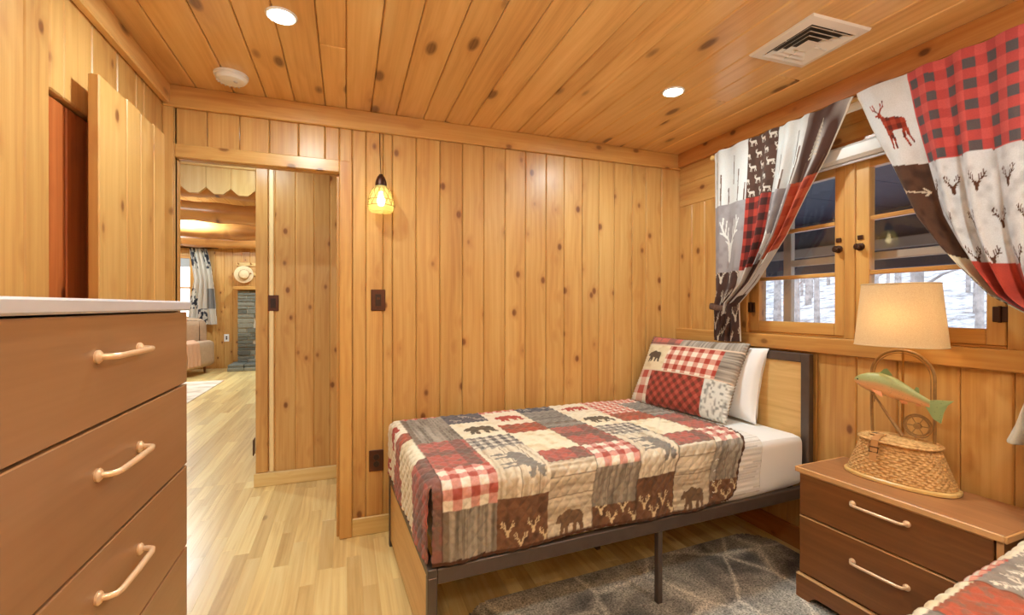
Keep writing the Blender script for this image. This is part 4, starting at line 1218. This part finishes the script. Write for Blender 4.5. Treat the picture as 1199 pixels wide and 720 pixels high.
# ------------------------------------------------------------------ drawer pulls
def pull(parent, p, length, out, axis_dir, nrm, r=.0052, mat=None):
    """bow handle: two rosettes on the face and a rod carried in front of it"""
    p = np.array(p, float); d = np.array(axis_dir, float); n = np.array(nrm, float)
    m_ = MB()
    a, b = p - d * length / 2, p + d * length / 2
    P = [a, a + n * out * .55, a + n * out * .88 + d * .006, a + n * out + d * .020]
    P += [p + n * out * 1.03] + [b + n * out - d * .020, b + n * out * .88 - d * .006, b + n * out * .55, b]
    tube(m_, P, [r * 1.05, r, r, r, r * 1.08, r, r, r, r * 1.05], 12)
    for q in (a, b):
        tube(m_, [q, q + n * .004, q + n * .007, q + n * .009], [r * 2.1, r * 2.2, r * 1.7, r * 1.1], 16)
    return m_.build('handle', mat or NICKEL, parent)

# ------------------------------------------------------------------ chest of drawers by the left wall
CX0, CX1, CYa, CYb, CT = XL + .014, -.42, .70, 1.52, 1.292
t = empty('chest_of_drawers', (CX0, CYa, 0), label='tall taupe chest of drawers with a pale grey top by the left wall', cat='dresser')
W_ = CX1 - CX0; L_ = CYb - CYa
m_ = MB()
cbox(m_, (.015, 0, .06), (W_ - .020, .018, 1.266), .002, 2, 1.1); cbox(m_, (.015, L_ - .018, .06), (W_ - .020, L_, 1.266), .002, 2, 1.3)
cbox(m_, (.012, .018, .06), (.018, L_ - .018, 1.266), 0, 2, 1.5); cbox(m_, (.018, .018, .06), (W_ - .022, L_ - .018, .078), 0, 1, 1.6); cbox(m_, (.018, .018, 1.244), (W_ - .022, L_ - .018, 1.262), 0, 1, 1.7)
m_.build('carcass', DRESS, t)
m_ = MB(); cbox(m_, (.0, -.008, 1.266), (W_ + .006, L_ + .012, CT), .004, 1, 1.2); m_.build('top', SLATE, t)
m_ = MB(); cbox(m_, (.02, .03, 0), (W_ - .04, L_ - .03, .06), .002, 1, 1.4); m_.build('plinth', DRESS, t)
zs = [1.262, 1.061, .833, .605, .377, .150]
zs2 = zs[1:] + [.066]
m_ = MB(); cbox(m_, (W_ - .034, .019, .08), (W_ - .028, L_ - .019, 1.243), 0); m_.build('drawer_gap_shade', BLACKIN, t)  # black sheet behind the drawer fronts, painting shade into their gaps
for k in range(5):
    z1, z0 = zs[k], zs[k + 1] if k < 4 else .066
    if k == 4: z0 = .066
    d = empty('drawer', (0, 0, 0)); d.parent = t
    m_ = MB(); cbox(m_, (W_ - .020, .002, z0 + .005), (W_, L_ - .002, z1), .0022, 1, 1.9 + .001 * k)
    d2_ = m_.build('drawer', DRESS, t); bpy.data.objects.remove(d)
    ed_ = MB(); cbox(ed_, (W_ - .0195, L_ - .0022, z0 + .006), (W_ - .001, L_ + .0006, z1 - .001), .0005, 2, S()); ed_.build('edge_band', EDGE, d2_)
    zc = (1.188, .976, .755, .525, .28)[k]
    pull(d2_, (W_, (1.019 + 1.204) / 2 - CYa, zc), .176, .030, (0, 1, 0), (1, 0, 0), r=.0056)

# ------------------------------------------------------------------ nightstand
NO, NA = (1.878, 1.462, .0095), math.radians(2.4)
t = empty('nightstand', NO, NA, label='dark walnut two-drawer nightstand between the beds', cat='nightstand')
NW, ND, NT = .655, .318, .568
# local: x = depth (towards the wall), y runs from 0 (far) to -NW (near)
m_ = MB(); cbox(m_, (-.010, -NW - .006, NT - .022), (ND, .008, NT), .003, 1, 2.2); m_.build('top', NIGHTTOP, t)
m_ = MB(); cbox(m_, (-.0165, -NW - .006, NT - .0225), (-.0095, .008, NT + .0004), .0025, 1, 3.1); cbox(m_, (-.0165, -NW - .0125, NT - .0225), (ND, -NW - .0055, NT + .0004), .0025, 0, 3.3); cbox(m_, (-.0165, .0075, NT - .0225), (ND, .013, NT + .0004), .0022, 0, 3.4); m_.build('edge_band', EDGE, t)
m_ = MB()
cbox(m_, (0, -.018, .09), (ND, 0, NT - .022), .002, 2, 2.3); cbox(m_, (0, -NW, .09), (ND, -NW + .018, NT - .022), .002, 2, 2.4)
cbox(m_, (ND - .01, -NW + .018, .09), (ND, -.018, NT - .022), 0, 1, 2.5); cbox(m_, (.02, -NW + .018, .09), (ND - .01, -.018, .108), 0, 1, 2.6)
m_.build('carcass', NIGHT, t)
m_ = MB(); cbox(m_, (-.001, -NW + .0005, .09), (.0015, -NW + .018, NT - .024), .0005, 2, 3.5); m_.build('side_edge', EDGE, t)
for z0, z1, zc in ((.364, .543, .492), (.112, .356, .264)):
    m_ = MB(); cbox(m_, (-.006, -NW + .0225, z0), (.014, -.003, z1), .002, 1, 2.8)
    d_ = m_.build('drawer', NIGHT, t)
    m_ = MB(); cbox(m_, (-.0066, -NW + .0225, z1 - .004), (.010, -.003, z1 + .0006), .0008, 1, S()); m_.build('edge_band', EDGE, d_)
    pull(d_, (-.006, (1.237 + 1.055) / 2 - NO[1] + .003, zc), .182, .026, (0, -1, 0), (-1, 0, 0), r=.0055)
# plinth with bracket feet
m_ = MB(); n = 60; yy_ = np.linspace(0.006, -NW - .006, n)
def foot(y):
    e = min(.006 - y, y + NW + .006); return 0.0 if e < .055 else (.030 * math.sin(min(1, (e - .055) / .035) * PI / 2))
V = []
for x in (-.014, .006):
    V += [(x, y, foot(y)) for y in yy_] + [(x, y, .096) for y in yy_]
F = []
for k in range(n - 1):
    F += [(k, n + k, n + k + 1, k + 1), (2 * n + k, 2 * n + k + 1, 3 * n + k + 1, 3 * n + k), (k, k + 1, 2 * n + k + 1, 2 * n + k), (n + k, 3 * n + k, 3 * n + k + 1, n + k + 1)]
F += [(0, 2 * n, 3 * n, n), (n - 1, 2 * n - 1, 4 * n - 1, 3 * n - 1)]
Va = np.array(V); m_.add(V, F, np.stack([Va[:, 2], Va[:, 1], np.full(len(V), 4.4)], 1))
cbox(m_, (.006, -NW - .004, 0), (ND, -NW + .014, .09), .002, 0, 4.5); cbox(m_, (.006, -.012, 0), (ND, .006, .09), .002, 0, 4.6)
m_.build('base', NIGHT, t)
m_ = MB(); cbox(m_, (-.0165, -NW - .007, .096), (.004, .007, .104), .003, 1, 3.9); m_.build('base_molding', EDGE, t)

# ------------------------------------------------------------------ fishing creel lamp
LX, LY_, LZ = 2.095, 1.203, .0095 + NT + .0005
LA = math.radians(-90 + 9)       # local x runs towards the camera side along the nightstand
t = empty('table_lamp', (LX, LY_, LZ), LA, label='lit table lamp made of a wicker fishing creel with a trout and cream shade', cat='lamp')
def oval(a, b, z, n=72, p=2.4, flat=.0):
    th = np.linspace(0, 2 * PI, n, endpoint=False); c, s = np.cos(th), np.sin(th)
    return np.stack([a * np.sign(c) * np.abs(c) ** (2 / p), b * np.sign(s) * np.abs(s) ** (2 / p), np.full(n, z)], 1)
def stack(mb, rings, cap0=True, cap1=True, wv=None):
    n = len(rings[0]); F = []
    for i in range(len(rings) - 1):
        for k in range(n):
            k2 = (k + 1) % n; F.append((i * n + k, i * n + k2, (i + 1) * n + k2, (i + 1) * n + k))
    if cap0: F.append(tuple(range(n))[::-1])
    if cap1: F.append(tuple((len(rings) - 1) * n + k for k in range(n)))
    V = np.vstack(rings)
    mb.add(V, F, np.stack([V[:, 1], V[:, 0], np.full(len(V), S())], 1))
WICK, nt, b = newmat('wicker')
at = nd(nt, 'ShaderNodeTexCoord'); n_ = nd(nt, 'ShaderNodeTexNoise', i_Vector=at.outputs['Object'], i_Scale=90.0, i_Detail=3.0)
nt.links.new(ramp(nt, n_.outputs[0], [(.25, L4(160, 116, 66)), (.5, L4(208, 164, 104)), (.75, L4(236, 198, 140))]), b.inputs['Base Color']); b.inputs['Roughness'].default_value = .55
m_ = MB(); stack(m_, [oval(.184, .098, .0), oval(.188, .102, .003), oval(.188, .102, .012), oval(.183, .097, .016)]); m_.build('base_board', PALE, t)
# woven body: rows of withies over upright stakes
m_ = MB(); rings = []; nr = 64; ns = 64
z0, z1 = .016, .158
for i in range(nr):
    f = i / (nr - 1); z = z0 + f * (z1 - z0)
    a = .176 + (.124 - .176) * f ** 1.05; bb = .094 + (.074 - .094) * f ** 1.05
    n = 384; R = oval(a, bb, z, n)
    row = i // 4; k = i % 4
    prof = (0.0, .9, 1.0, .9)[k]
    nrm = R.copy(); nrm[:, 0] /= a * a; nrm[:, 1] /= bb * bb; nrm[:, 2] = 0; nrm /= np.linalg.norm(nrm, axis=1, keepdims=True)
    th = np.arange(n) / n * 2 * PI
    off = .0026 * prof * np.sin(th * ns / 2 + (PI if row % 2 else 0)) - .0022 * (k == 0)
    rings.append(R + nrm * off[:, None])
stack(m_, rings); m_.build('basket', WICK, t, angle=80)
# lid: coiled oval with a hole and rim
m_ = MB(); rings = []
for i in range(40):
    f = i / 39; w = .0016 * abs(math.sin(f * 39 * 1.1))
    rings.append(oval(.132 * (1 - f) + .002, .086 * (1 - f) + .001, .163 + .016 * (1 - (1 - f) ** 2) ** .8 + w, 120))
stack(m_, [oval(.124, .080, .156, 120), oval(.104, .088, .158, 120)] + rings); lid = m_.build('lid', WICK, t, angle=60)
m_ = MB(); tube(m_, oval(.133, .087, .161, 90), .0045, 8, closed=True); tube(m_, oval(.125, .081, .168, 90), .0028, 8, closed=True); m_.build('lid_rim', WICK, lid)
m_ = MB(); tube(m_, oval(.026, .016, 0, 40) + np.array([-.060, -.035, .1795]), .0035, 8, closed=True); m_.build('hole_rim', WICK, lid)
m_ = MB(); stack(m_, [oval(.024, .0145, 0, 40) + np.array([-.060, -.035, .172]), oval(.024, .0145, 0, 40) + np.array([-.060, -.035, .1805])]); m_.build('hole', BLACKIN, lid)
LEATH = plain('tan_leather', L4(186, 132, 76), .55, bump=.2, bscale=120)
# strap hanging at the front (front = -y local)
m_ = MB(); P = [(-.045, -.040, .182), (-.045, -.078, .176), (-.045, -.092, .166), (-.046, -.093, .150), (-.047, -.099, .120), (-.048, -.107, .085)]
tube(m_, P, .0022, 8, ry=.013); m_.build('strap', LEATH, t)
m_ = MB(); Q = [(-.062, -.100, .118), (-.032, -.100, .118), (-.031, -.097, .138), (-.061, -.097, .138)]; tube(m_, Q, .0024, 8, closed=True); m_.build('buckle', BRONZE, t)
# landing-net hoop standing behind the fish
REED = plain('reed', L4(150, 112, 66), .5, var=.2, vscale=40)
m_ = MB(); a0 = np.linspace(0, PI, 30)
P = [(-.102, .025, .165), (-.104, .022, .26), (-.104, .02, .36)] + [(-.104 * math.cos(q), .02, .42 + .105 * math.sin(q)) for q in a0] + [(.104, .02, .36), (.104, .022, .26), (.102, .025, .165)]
tube(m_, P, .0058, 10); m_.build('net_hoop', REED, t)
m_ = MB(); P2 = [(-.093, .018, .30), (-.093, .018, .40)] + [(-.093 * math.cos(q), .018, .42 + .094 * math.sin(q)) for q in a0] + [(.093, .018, .40), (.093, .018, .30)]
tube(m_, P2, .0022, 6); m_.build('net_cord', REED, t)
m_ = MB(); tube(m_, [(.0, .03, .17), (.0, .03, .62)], .0045, 12); m_.build('stem', plain('old_brass', L4(176, 128, 66), .35, .6), t)
m_ = MB(); tube(m_, [(-.092, .0, .340), (-.04, -.004, .262), (.016, -.010, .185)], [.0035, .0055, .0075], 10); tube(m_, [(-.08, .01, .345), (.0, .004, .325)], .0035, 8); m_.build('fishing_rod', REED, t)
m_ = MB()
for rr in (.044, .037): tube(m_, [(.060 + rr * math.cos(q), -.004, .235 + rr * math.sin(q)) for q in np.linspace(0, 2 * PI, 36, endpoint=False)], .0032, 8, closed=True)
for q in range(6): tube(m_, [(.060, -.004, .235), (.060 + .040 * math.cos(q * PI / 3), -.004, .235 + .040 * math.sin(q * PI / 3))], .0018, 6)
lathe(m_, [(.0001, -.006), (.012, -.006), (.012, .006), (.0001, .006)], seg=16, M=Matrix.Translation((.060, -.004, .235)) @ Matrix.Rotation(PI / 2, 4, 'X'))
tube(m_, [(.060, -.004, .190), (.048, -.004, .170)], .004, 8); m_.build('reel', REED, t)
# trout
FISHM, nt, b = newmat('painted_trout')
at = nd(nt, 'ShaderNodeAttribute', attribute_name='Col'); tc = nd(nt, 'ShaderNodeTexCoord')
vo = nd(nt, 'ShaderNodeTexVoronoi', i_Vector=tc.outputs['Object'], i_Scale=95.0)
sp = math_(nt, 'LESS_THAN', vo.outputs['Distance'], .22)
nt.links.new(mixc(nt, math_(nt, 'MULTIPLY', sp, .25), at.outputs['Color'], L4(74, 82, 44)), b.inputs['Base Color']); b.inputs['Roughness'].default_value = .4
n = 60; m = 28; f = np.linspace(0, 1, n)
xs_ = -.143 + .252 * f; zc = .392 - .012 * f - .055 * np.clip(f - .35, 0, 1) ** 1.4 * 1.6
hh = np.interp(f, [0, .02, .08, .2, .38, .55, .72, .86, .96, 1], [.004, .012, .024, .037, .045, .043, .032, .021, .0165, .016])
ww = np.interp(f, [0, .02, .08, .2, .38, .55, .72, .86, .96, 1], [.002, .007, .014, .020, .024, .022, .016, .009, .006, .005])
th = np.linspace(0, 2 * PI, m, endpoint=False)
V = np.stack([np.repeat(xs_, m), -.035 + (ww[:, None] * np.sin(th)[None]).ravel(), (zc[:, None] + hh[:, None] * np.cos(th)[None]).ravel()], 1)
cz = np.tile(np.cos(th), n)
green, belly, pink = lin((156, 162, 108)), lin((230, 176, 120)), lin((208, 134, 88))
tt = np.clip((cz + .35) / .55, 0, 1)[:, None]; colf = belly * (1 - tt) + green * tt
pk = (np.exp(-((cz + .12) / .22) ** 2) * .6)[:, None]; colf = colf * (1 - pk) + pink * pk
F = []
for i in range(n - 1):
    for k in range(m):
        k2 = (k + 1) % m; F.append((i * m + k, (i + 1) * m + k, (i + 1) * m + k2, i * m + k2))
F.append(tuple(range(m))); F.append(tuple((n - 1) * m + k for k in range(m))[::-1])
m_ = MB(); m_.add(V, F, None, colf); fish = m_.build('trout', FISHM, t, angle=60)
def fin(poly, y, col, th=.003, bend=0.0):
    mb = MB(); P = np.array(poly, float); c = P.mean(0); nP = len(P)
    V = []
    for s in (-1, 1):
        for p_ in P: V.append((p_[0], y + s * th / 2 * .5 + bend * (p_[1] - P[0][1]), p_[1]))
        V.append((c[0], y + s * th + bend * (c[1] - P[0][1]), c[1]))
    F = []
    for k in range(nP):
        k2 = (k + 1) % nP
        F += [(k, k2, nP), (nP + 1 + k2, nP + 1 + k, 2 * nP + 1), (k2, k, nP + 1 + k, nP + 1 + k2)]
    mb.add(V, F, None, np.tile(lin(col), (len(V), 1))); return mb.build('fin', FISHM, fish)
tx, tz = xs_[-1], zc[-1]
fin([(tx - .012, tz + .013), (tx + .02, tz + .020), (tx + .068, tz + .024), (tx + .050, tz + .004), (tx + .040, tz - .022), (tx + .032, tz - .066), (tx + .008, tz - .052), (tx - .004, tz - .028), (tx - .014, tz - .012)], -.035, (148, 168, 116), .007)
fin([(-.059, .424), (-.038, .448), (-.028, .452), (-.021, .442), (-.008, .424)], -.035, (128, 150, 98))
fin([(.058, .374), (.066, .391), (.074, .389), (.077, .368)], -.035, (132, 150, 98))
fin([(-.074, .362), (-.051, .342), (-.032, .338), (-.039, .358)], -.052, (212, 140, 90), bend=.3)
fin([(.007, .346), (.023, .320), (.041, .320), (.043, .342)], -.040, (214, 142, 92))
fin([(.062, .336), (.068, .318), (.082, .318), (.083, .334)], -.036, (206, 140, 92))
for s in (-1, 1):
    m_ = MB(); lathe(m_, [(.0001, 0), (.0034, .0006), (.0026, .0022), (.0001, .003)], seg=12, M=Matrix.Translation((-.126, -.035 + s * .0125, .397)) @ Matrix.Rotation(-s * PI / 2, 4, 'X')); m_.build('eye', BLACKIN, fish)
m_ = MB(); tube(m_, [(-.015, -.03, .36), (.0, .028, .345)], .004, 8); m_.build('fish_mount', BRONZE, t)
# shade
SHADE, nt, b = newmat('linen_shade')
tc = nd(nt, 'ShaderNodeTexCoord'); n1 = nd(nt, 'ShaderNodeTexNoise', i_Vector=tc.outputs['Object'], i_Scale=300.0, i_Detail=1.0)
cc = ramp(nt, n1.outputs[0], [(.3, L4(228, 206, 166)), (.7, L4(240, 222, 186))])
nt.links.new(cc, b.inputs['Base Color']); b.inputs['Roughness'].default_value = .9
out = [x for x in nt.nodes if x.type == 'OUTPUT_MATERIAL'][0]
tr = nd(nt, 'ShaderNodeBsdfTranslucent', i_Color=cc); ms = nd(nt, 'ShaderNodeMixShader', i_0=.42, i_1=b.outputs[0], i_2=tr.outputs[0]); nt.links.new(ms.outputs[0], out.inputs[0])
SB, ST = .545, .792
m_ = MB(); rings = [oval(.150 + (.126 - .150) * q, .112 + (.094 - .112) * q, SB + (ST - SB) * q, 96, 2.3) for q in np.linspace(0, 1, 8)]
inner = [r_ * np.array([.988, .984, 1]) for r_ in rings[::-1]]
stack(m_, rings + inner + [rings[0]], False, False); shd = m_.build('lamp_shade', SHADE, t, angle=50)
m_ = MB(); STM = plain('shade_trim', L4(214, 190, 150), .8); tube(m_, oval(.150, .112, SB, 96, 2.3), .0022, 6, closed=True); m_.build('lower_trim', STM, shd); m_ = MB(); tube(m_, oval(.126, .094, ST, 96, 2.3), .0022, 6, closed=True); m_.build('upper_trim', STM, shd)
m_ = MB()
for s in (-1, 1): tube(m_, [(0, .03, ST - .02), (s * .125, 0.0, ST - .004)], .0018, 6); tube(m_, [(0, .03, ST - .02), (0, s * .092, ST - .004)], .0018, 6)
m_.build('spider', BRONZE, t)
m_ = MB(); lathe(m_, [(.0001, .60), (.013, .605), (.016, .615), (.030, .655), (.030, .675), (.018, .700), (.0001, .708)], c=(0, .03, 0), seg=24)
m_.build('bulb', emit('warm_bulb', (1, .78, .5, 1), 5.0), t)
m_ = MB(); lathe(m_, [(.010, .708), (.004, .77), (.007, .785), (.0001, .80)], c=(0, .03, 0), seg=16); m_.build('finial', BRONZE, t)
# ------------------------------------------------------------------ living-room things seen through the doorway
# curtain beside the far window
t = empty('curtain', (-2.72, LY - .09, .85), label='pale curtain with grey flower patches by the far living-room window', cat='curtain')
ns, nz = 90, 200
s = np.linspace(0, 1, ns); zz = np.linspace(2.42, .90, nz); Sg, Z = np.meshgrid(s, zz, indexing='ij')
xl = np.interp(zz, [.90, 1.3, 1.8, 2.42], [-2.94, -2.92, -2.84, -2.92]); xr = np.interp(zz, [.90, 1.6, 2.1, 2.42], [-2.44, -2.49, -2.55, -2.62])
X = xl[None] + Sg * (xr - xl)[None]; Y = LY - .10 + .03 * np.sin(Sg * 2 * PI * 4.5 + .4)
col = full((236, 230, 220), X)
i = np.floor(Sg * 3); j = np.floor((2.42 - Z) / .40)
pat = mixa(full((232, 228, 220), X), full((66, 70, 84), X), (vnoise(Sg * 22, Z * 22) > .52) * 1.0)
m = ((i + j) % 2 == 0); col[m] = pat[m]
m = (i == 1) & (j < 3) & (j > 0); col[m] = lin((232, 224, 214))
m = (i == 2) & (j == 2); col[m] = lin((150, 150, 152))
m_ = MB(); grid(m_, np.stack([X, Y, Z], -1), col, flip=True); o = m_.build('drape', CURT, t, world=True, angle=180)
md = o.modifiers.new('thick', 'SOLIDIFY'); md.thickness = .003
m_ = MB(); tube(m_, [(-3.6, LY - .10, 2.43), (-2.42, LY - .10, 2.43)], .012, 10); m_.build('rod', BRONZE, t, world=True)

# recliner
t = empty('armchair', (-2.98, 10.05, 0), math.radians(-18), label='beige upholstered armchair with a throw in the living room', cat='armchair')
UPH = plain('beige_upholstery', L4(188, 160, 132), .9, bump=.2, bscale=60, var=.06)
m_ = MB(); rbox(m_, (-.34, -.42, .14), (.34, .36, .33), .05, 12); m_.build('base', UPH, t)
m_ = MB(); rbox(m_, (-.29, -.46, .31), (.29, .30, .48), .07, 14, bulge=.02); m_.build('seat_cushion', UPH, t)
m_ = MB(); rbox(m_, (-.34, .20, .35), (.34, .44, 1.02), .10, 14, bulge=.03); m_.build('backrest', UPH, t)
for sx_ in (-1, 1):
    m_ = MB(); rbox(m_, (sx_ * .42 - .10, -.46, .13), (sx_ * .42 + .10, .40, .62), .085, 14); m_.build('armrest', UPH, t)
for sx_ in (-1, 1):
    for sy_ in (-.36, .34):
        m_ = MB(); lathe(m_, [(.018, 0), (.028, .14)], c=(sx_ * .34, sy_, 0), seg=14); m_.build('leg', NIGHT, t)
# throw hanging over the arm
m_ = MB(); a, b_ = np.meshgrid(np.linspace(0, 1, 30), np.linspace(0, 1, 40), indexing='ij')
xx = np.interp(b_, [0, .25, .35, .5, 1], [.28, .32, .42, .535, .545]); z_ = np.interp(b_, [0, .25, .35, .5, 1], [.55, .64, .655, .60, .17]); y_ = -.46 + .36 * a + .02 * np.sin(b_ * 9) 
xx = xx + .012 * np.sin(a * 22) * np.clip(b_ - .3, 0, 1)
THR = plain('throw_pink', L4(206, 160, 128), .95, bump=.3, bscale=80)
grid(m_, np.stack([xx, y_, z_], -1), flip=True); o = m_.build('throw_blanket', THR, angle=180); md = o.modifiers.new('thick', 'SOLIDIFY'); md.thickness = .012
o.matrix_world = PM[t.name].copy(); tag(o, 'pale pink throw blanket over the arm of the beige armchair', 'blanket')

# fireplace: courses of grey stone, hearth and wooden mantel
t = empty('fireplace', (-1.6, LY, 0), label='grey stone fireplace and hearth at the end of the living room', cat='fireplace')
STONE, nt, b = newmat('grey_stone')
at = nd(nt, 'ShaderNodeAttribute', attribute_name='wv'); sx = nd(nt, 'ShaderNodeSeparateXYZ', i_0=at.outputs['Vector'])
wh = nd(nt, 'ShaderNodeTexWhiteNoise', noise_dimensions='1D', i_W=sx.outputs[2]); tc = nd(nt, 'ShaderNodeTexCoord'); n1 = nd(nt, 'ShaderNodeTexNoise', i_Vector=tc.outputs['Object'], i_Scale=22.0, i_Detail=4.0)
nt.links.new(ramp(nt, math_(nt, 'ADD', math_(nt, 'MULTIPLY', wh.outputs[0], .6), math_(nt, 'MULTIPLY', n1.outputs[0], .4)), [(.15, L4(84, 88, 84)), (.5, L4(122, 126, 118)), (.85, L4(160, 160, 146))]), b.inputs['Base Color']); b.inputs['Roughness'].default_value = .8
m_ = MB(); z = .13; k = 0
while z < 1.58:
    hz = random.choice([.065, .08, .10]); x = -2.06
    while x < -.9:
        wx = random.uniform(.16, .34); x2 = min(x + wx, -.9)
        if not (x2 > -1.72 and -1.62 > -9 and x > -1.75 and z < 1.0):
            if x > -1.78 and z < 1.0: break
            cbox(m_, (x, LY - .22 + random.uniform(-.008, .008), z), (x2 - .012, LY - .01, min(z + hz, 1.59) - .010), .008, 0, S())
        x = x2
    z += hz
m_.build('stonework', STONE, t, world=True)
m_ = MB(); cbox(m_, (-2.055, LY - .20, .13), (-1.74, LY - .012, 1.58), 0); cbox(m_, (-1.74, LY - .20, 1.0), (-.91, LY - .012, 1.58), 0); m_.build('mortar', plain('mortar', L4(206, 198, 182), .9), t, world=True)
m_ = MB(); cbox(m_, (-1.74, LY - .16, .13), (-.91, LY - .012, 1.0), 0); m_.build('firebox', BLACKIN, t, world=True)
m_ = MB(); x = -2.16
while x < -.85:
    cbox(m_, (x, LY - .62, 0), (x + .28, LY - .012, .07), .01, 0, S()); cbox(m_, (x + .004, LY - .60, .07), (x + .276, LY - .012, .13), .01, 0, S()); x += .285
m_.build('hearth', STONE, t, world=True)
m_ = MB(); cbox(m_, (-2.14, LY - .27, 1.60), (-.84, LY - .012, 1.67), .01, 0, S()); m_.build('mantel', PINE_TRIM, t, world=True)
# ornament on the rail above the mantel
t = empty('wall_rack', (-1.8, LY, 2.0), label='pale wooden peg rack of two rails above the stone fireplace', cat='rack')
for z in (1.93, 2.13):
    m_ = MB(); cbox(m_, (-2.12, LY - .03, z - .035), (-1.2, LY, z + .035), .006, 0, S()); m_.build('rail', PALE, t, world=True)
for x in (-2.08, -1.85, -1.6, -1.35):
    for z in (1.93, 2.13):
        m_ = MB(); tube(m_, [(x, LY - .03, z), (x, LY - .10, z + .02)], [.010, .013], 8); m_.build('peg', PINE_DARK, t, world=True)
t = empty('wall_ornament', (-1.97, LY - .10, 1.92), label='round cream domed ornament hanging on the rail rack over the fireplace', cat='ornament')
HAT = plain('straw', L4(232, 210, 168), .8, var=.08, bump=.3, bscale=90)
MH = Matrix.Translation((0, 0, 0)) @ Matrix.Rotation(PI / 2, 4, 'X') @ Matrix.Rotation(.3, 4, 'Y')
m_ = MB(); lathe(m_, [(.095, .012), (.165, .004), (.175, .0), (.168, -.004), (.09, .004)], seg=36, M=MH); m_.build('rim', HAT, t)
m_ = MB(); lathe(m_, [(.098, .008), (.095, .05), (.082, .085), (.05, .10), (.0001, .098)], seg=30, M=MH); m_.build('dome', HAT, t)
m_ = MB(); lathe(m_, [(.100, .012), (.1, .034), (.097, .034)], seg=30, M=MH); m_.build('band', NIGHT, t)
plate('wall_outlet', 'white outlet plate on the far living-room wall beside the armchair', -2.30, LY, .62, 'outlet', 'outlet', w=.09, h=.15)
for o in bpy.data.objects:
    if o.name.startswith('face_plate') and o.parent and 'white outlet' in o.parent.get('label', ''): o.data.materials[0] = WHITE
# rug and slim table in the living room
LR, nt, b = newmat('living_rug'); tc = nd(nt, 'ShaderNodeTexCoord'); n1 = nd(nt, 'ShaderNodeTexNoise', i_Vector=tc.outputs['Object'], i_Scale=5.0, i_Detail=4.0)
nt.links.new(ramp(nt, n1.outputs[0], [(.35, L4(206, 186, 164)), (.6, L4(238, 226, 210))]), b.inputs['Base Color']); b.inputs['Roughness'].default_value = .95
m_ = MB(); cbox(m_, (-3.9, 6.5, .0), (-1.95, 9.0, .012), .005); o = m_.build('rug', LR); tag(o, 'cream area rug on the living-room floor beyond the doorway', 'rug')
t = empty('side_table', (-2.72, 8.4, .012), label='small round pale side table in front of the armchair', cat='side table')
m_ = MB(); lathe(m_, [(.0001, .545), (.24, .545), (.25, .553), (.25, .567), (.24, .575), (.0001, .575)], seg=36); m_.build('tabletop', PALE, t)
for k in range(3):
    a = .4 + k * 2 * PI / 3; m_ = MB(); tube(m_, [(.12 * math.cos(a), .12 * math.sin(a), .55), (.21 * math.cos(a), .21 * math.sin(a), 0)], [.016, .011], 10); m_.build('leg', PALE, t)

# ------------------------------------------------------------------ light
def lamp(name, kind, loc, power, col=(1, 1, 1), size=.1, rot=None, spot=None, blend=.5):
    l = bpy.data.lights.new(name, kind); l.energy = power; l.color = col
    if kind == 'AREA': l.shape = 'DISK'; l.size = size
    elif kind in ('POINT', 'SPOT'): l.shadow_soft_size = size
    if kind == 'SPOT': l.spot_size = spot; l.spot_blend = blend
    o = bpy.data.objects.new(name, l); C.objects.link(o); o.location = loc
    if rot: o.rotation_euler = rot
    return o
WARM = (.86, 1.03, 1.05)
for x, y in ((-.227, 1.90), (1.547, 1.895)):
    lamp('downlight', 'AREA', (x, y, ZC - .012), 13, WARM, .11)
# three unseen ceiling lights, added to brighten the room
recessed(-.227, .25, 'added recessed ceiling light, unseen above the camera on the left')
recessed(1.547, .25, 'added recessed ceiling light, unseen above the near bed')
recessed(.66, -.9, 'added recessed ceiling light, unseen at the rear of the room')
for x, y, p in ((-.227, .25, 8), (1.547, .25, 9), (.66, -.9, 10)):
    lamp('downlight', 'AREA', (x, y, ZC - .012), p, WARM, .11)  # area lamps of the added ceiling lights
lamp('pendant_bulb', 'POINT', (.178, 2.585, 1.845), 1.1, (1, .80, .45), .02)
lamp('table_lamp_bulb', 'POINT', (LX - .005, LY_ + .0, LZ + .66), 1.1, (1, .84, .60), .03)
# added fill light behind the camera, aimed up to brighten the ceiling
lamp('added_ceiling_fill', 'AREA', (.45, -.55, 1.62), 60, (.90, 1.03, 1.05), .5, rot=(PI, 0, 0))
# unseen area lights, added to brighten the passage and living room
for x, y, p in ((-.55, 3.25, 4.5), (-2.4, 5.2, 42), (-2.4, 8.3, 55), (-1.2, 9.6, 34), (-3.4, 9.6, 32)):
    lamp('downlight', 'AREA', (x, y, 2.335 if y < 3.7 else 2.84), p, WARM, .25)

w = bpy.data.worlds.new('overcast'); sc.world = w; w.use_nodes = True; nt = w.node_tree
bg = nt.nodes['Background']; 
tcw = nd(nt, 'ShaderNodeTexCoord'); sx = nd(nt, 'ShaderNodeSeparateXYZ', i_0=tcw.outputs['Generated'])
nt.links.new(ramp(nt, math_(nt, 'ADD', math_(nt, 'MULTIPLY', sx.outputs[2], .5), .5), [(.40, (.70, .74, .80, 1)), (.52, (.86, .91, 1, 1)), (1, (.75, .85, 1, 1))]), bg.inputs[0]); bg.inputs[1].default_value = 2.3

vs = sc.view_settings
sc.display_settings.display_device = 'sRGB'; vs.view_transform = 'Standard'; vs.look = 'None'; vs.gamma = 1; vs.exposure = 0.07; vs.use_curve_mapping = False
sc.cycles.use_denoising = True
sc.cycles.max_bounces = 8; sc.cycles.diffuse_bounces = 5; sc.cycles.transparent_max_bounces = 8
sc.cycles.sample_clamp_indirect = 6.0
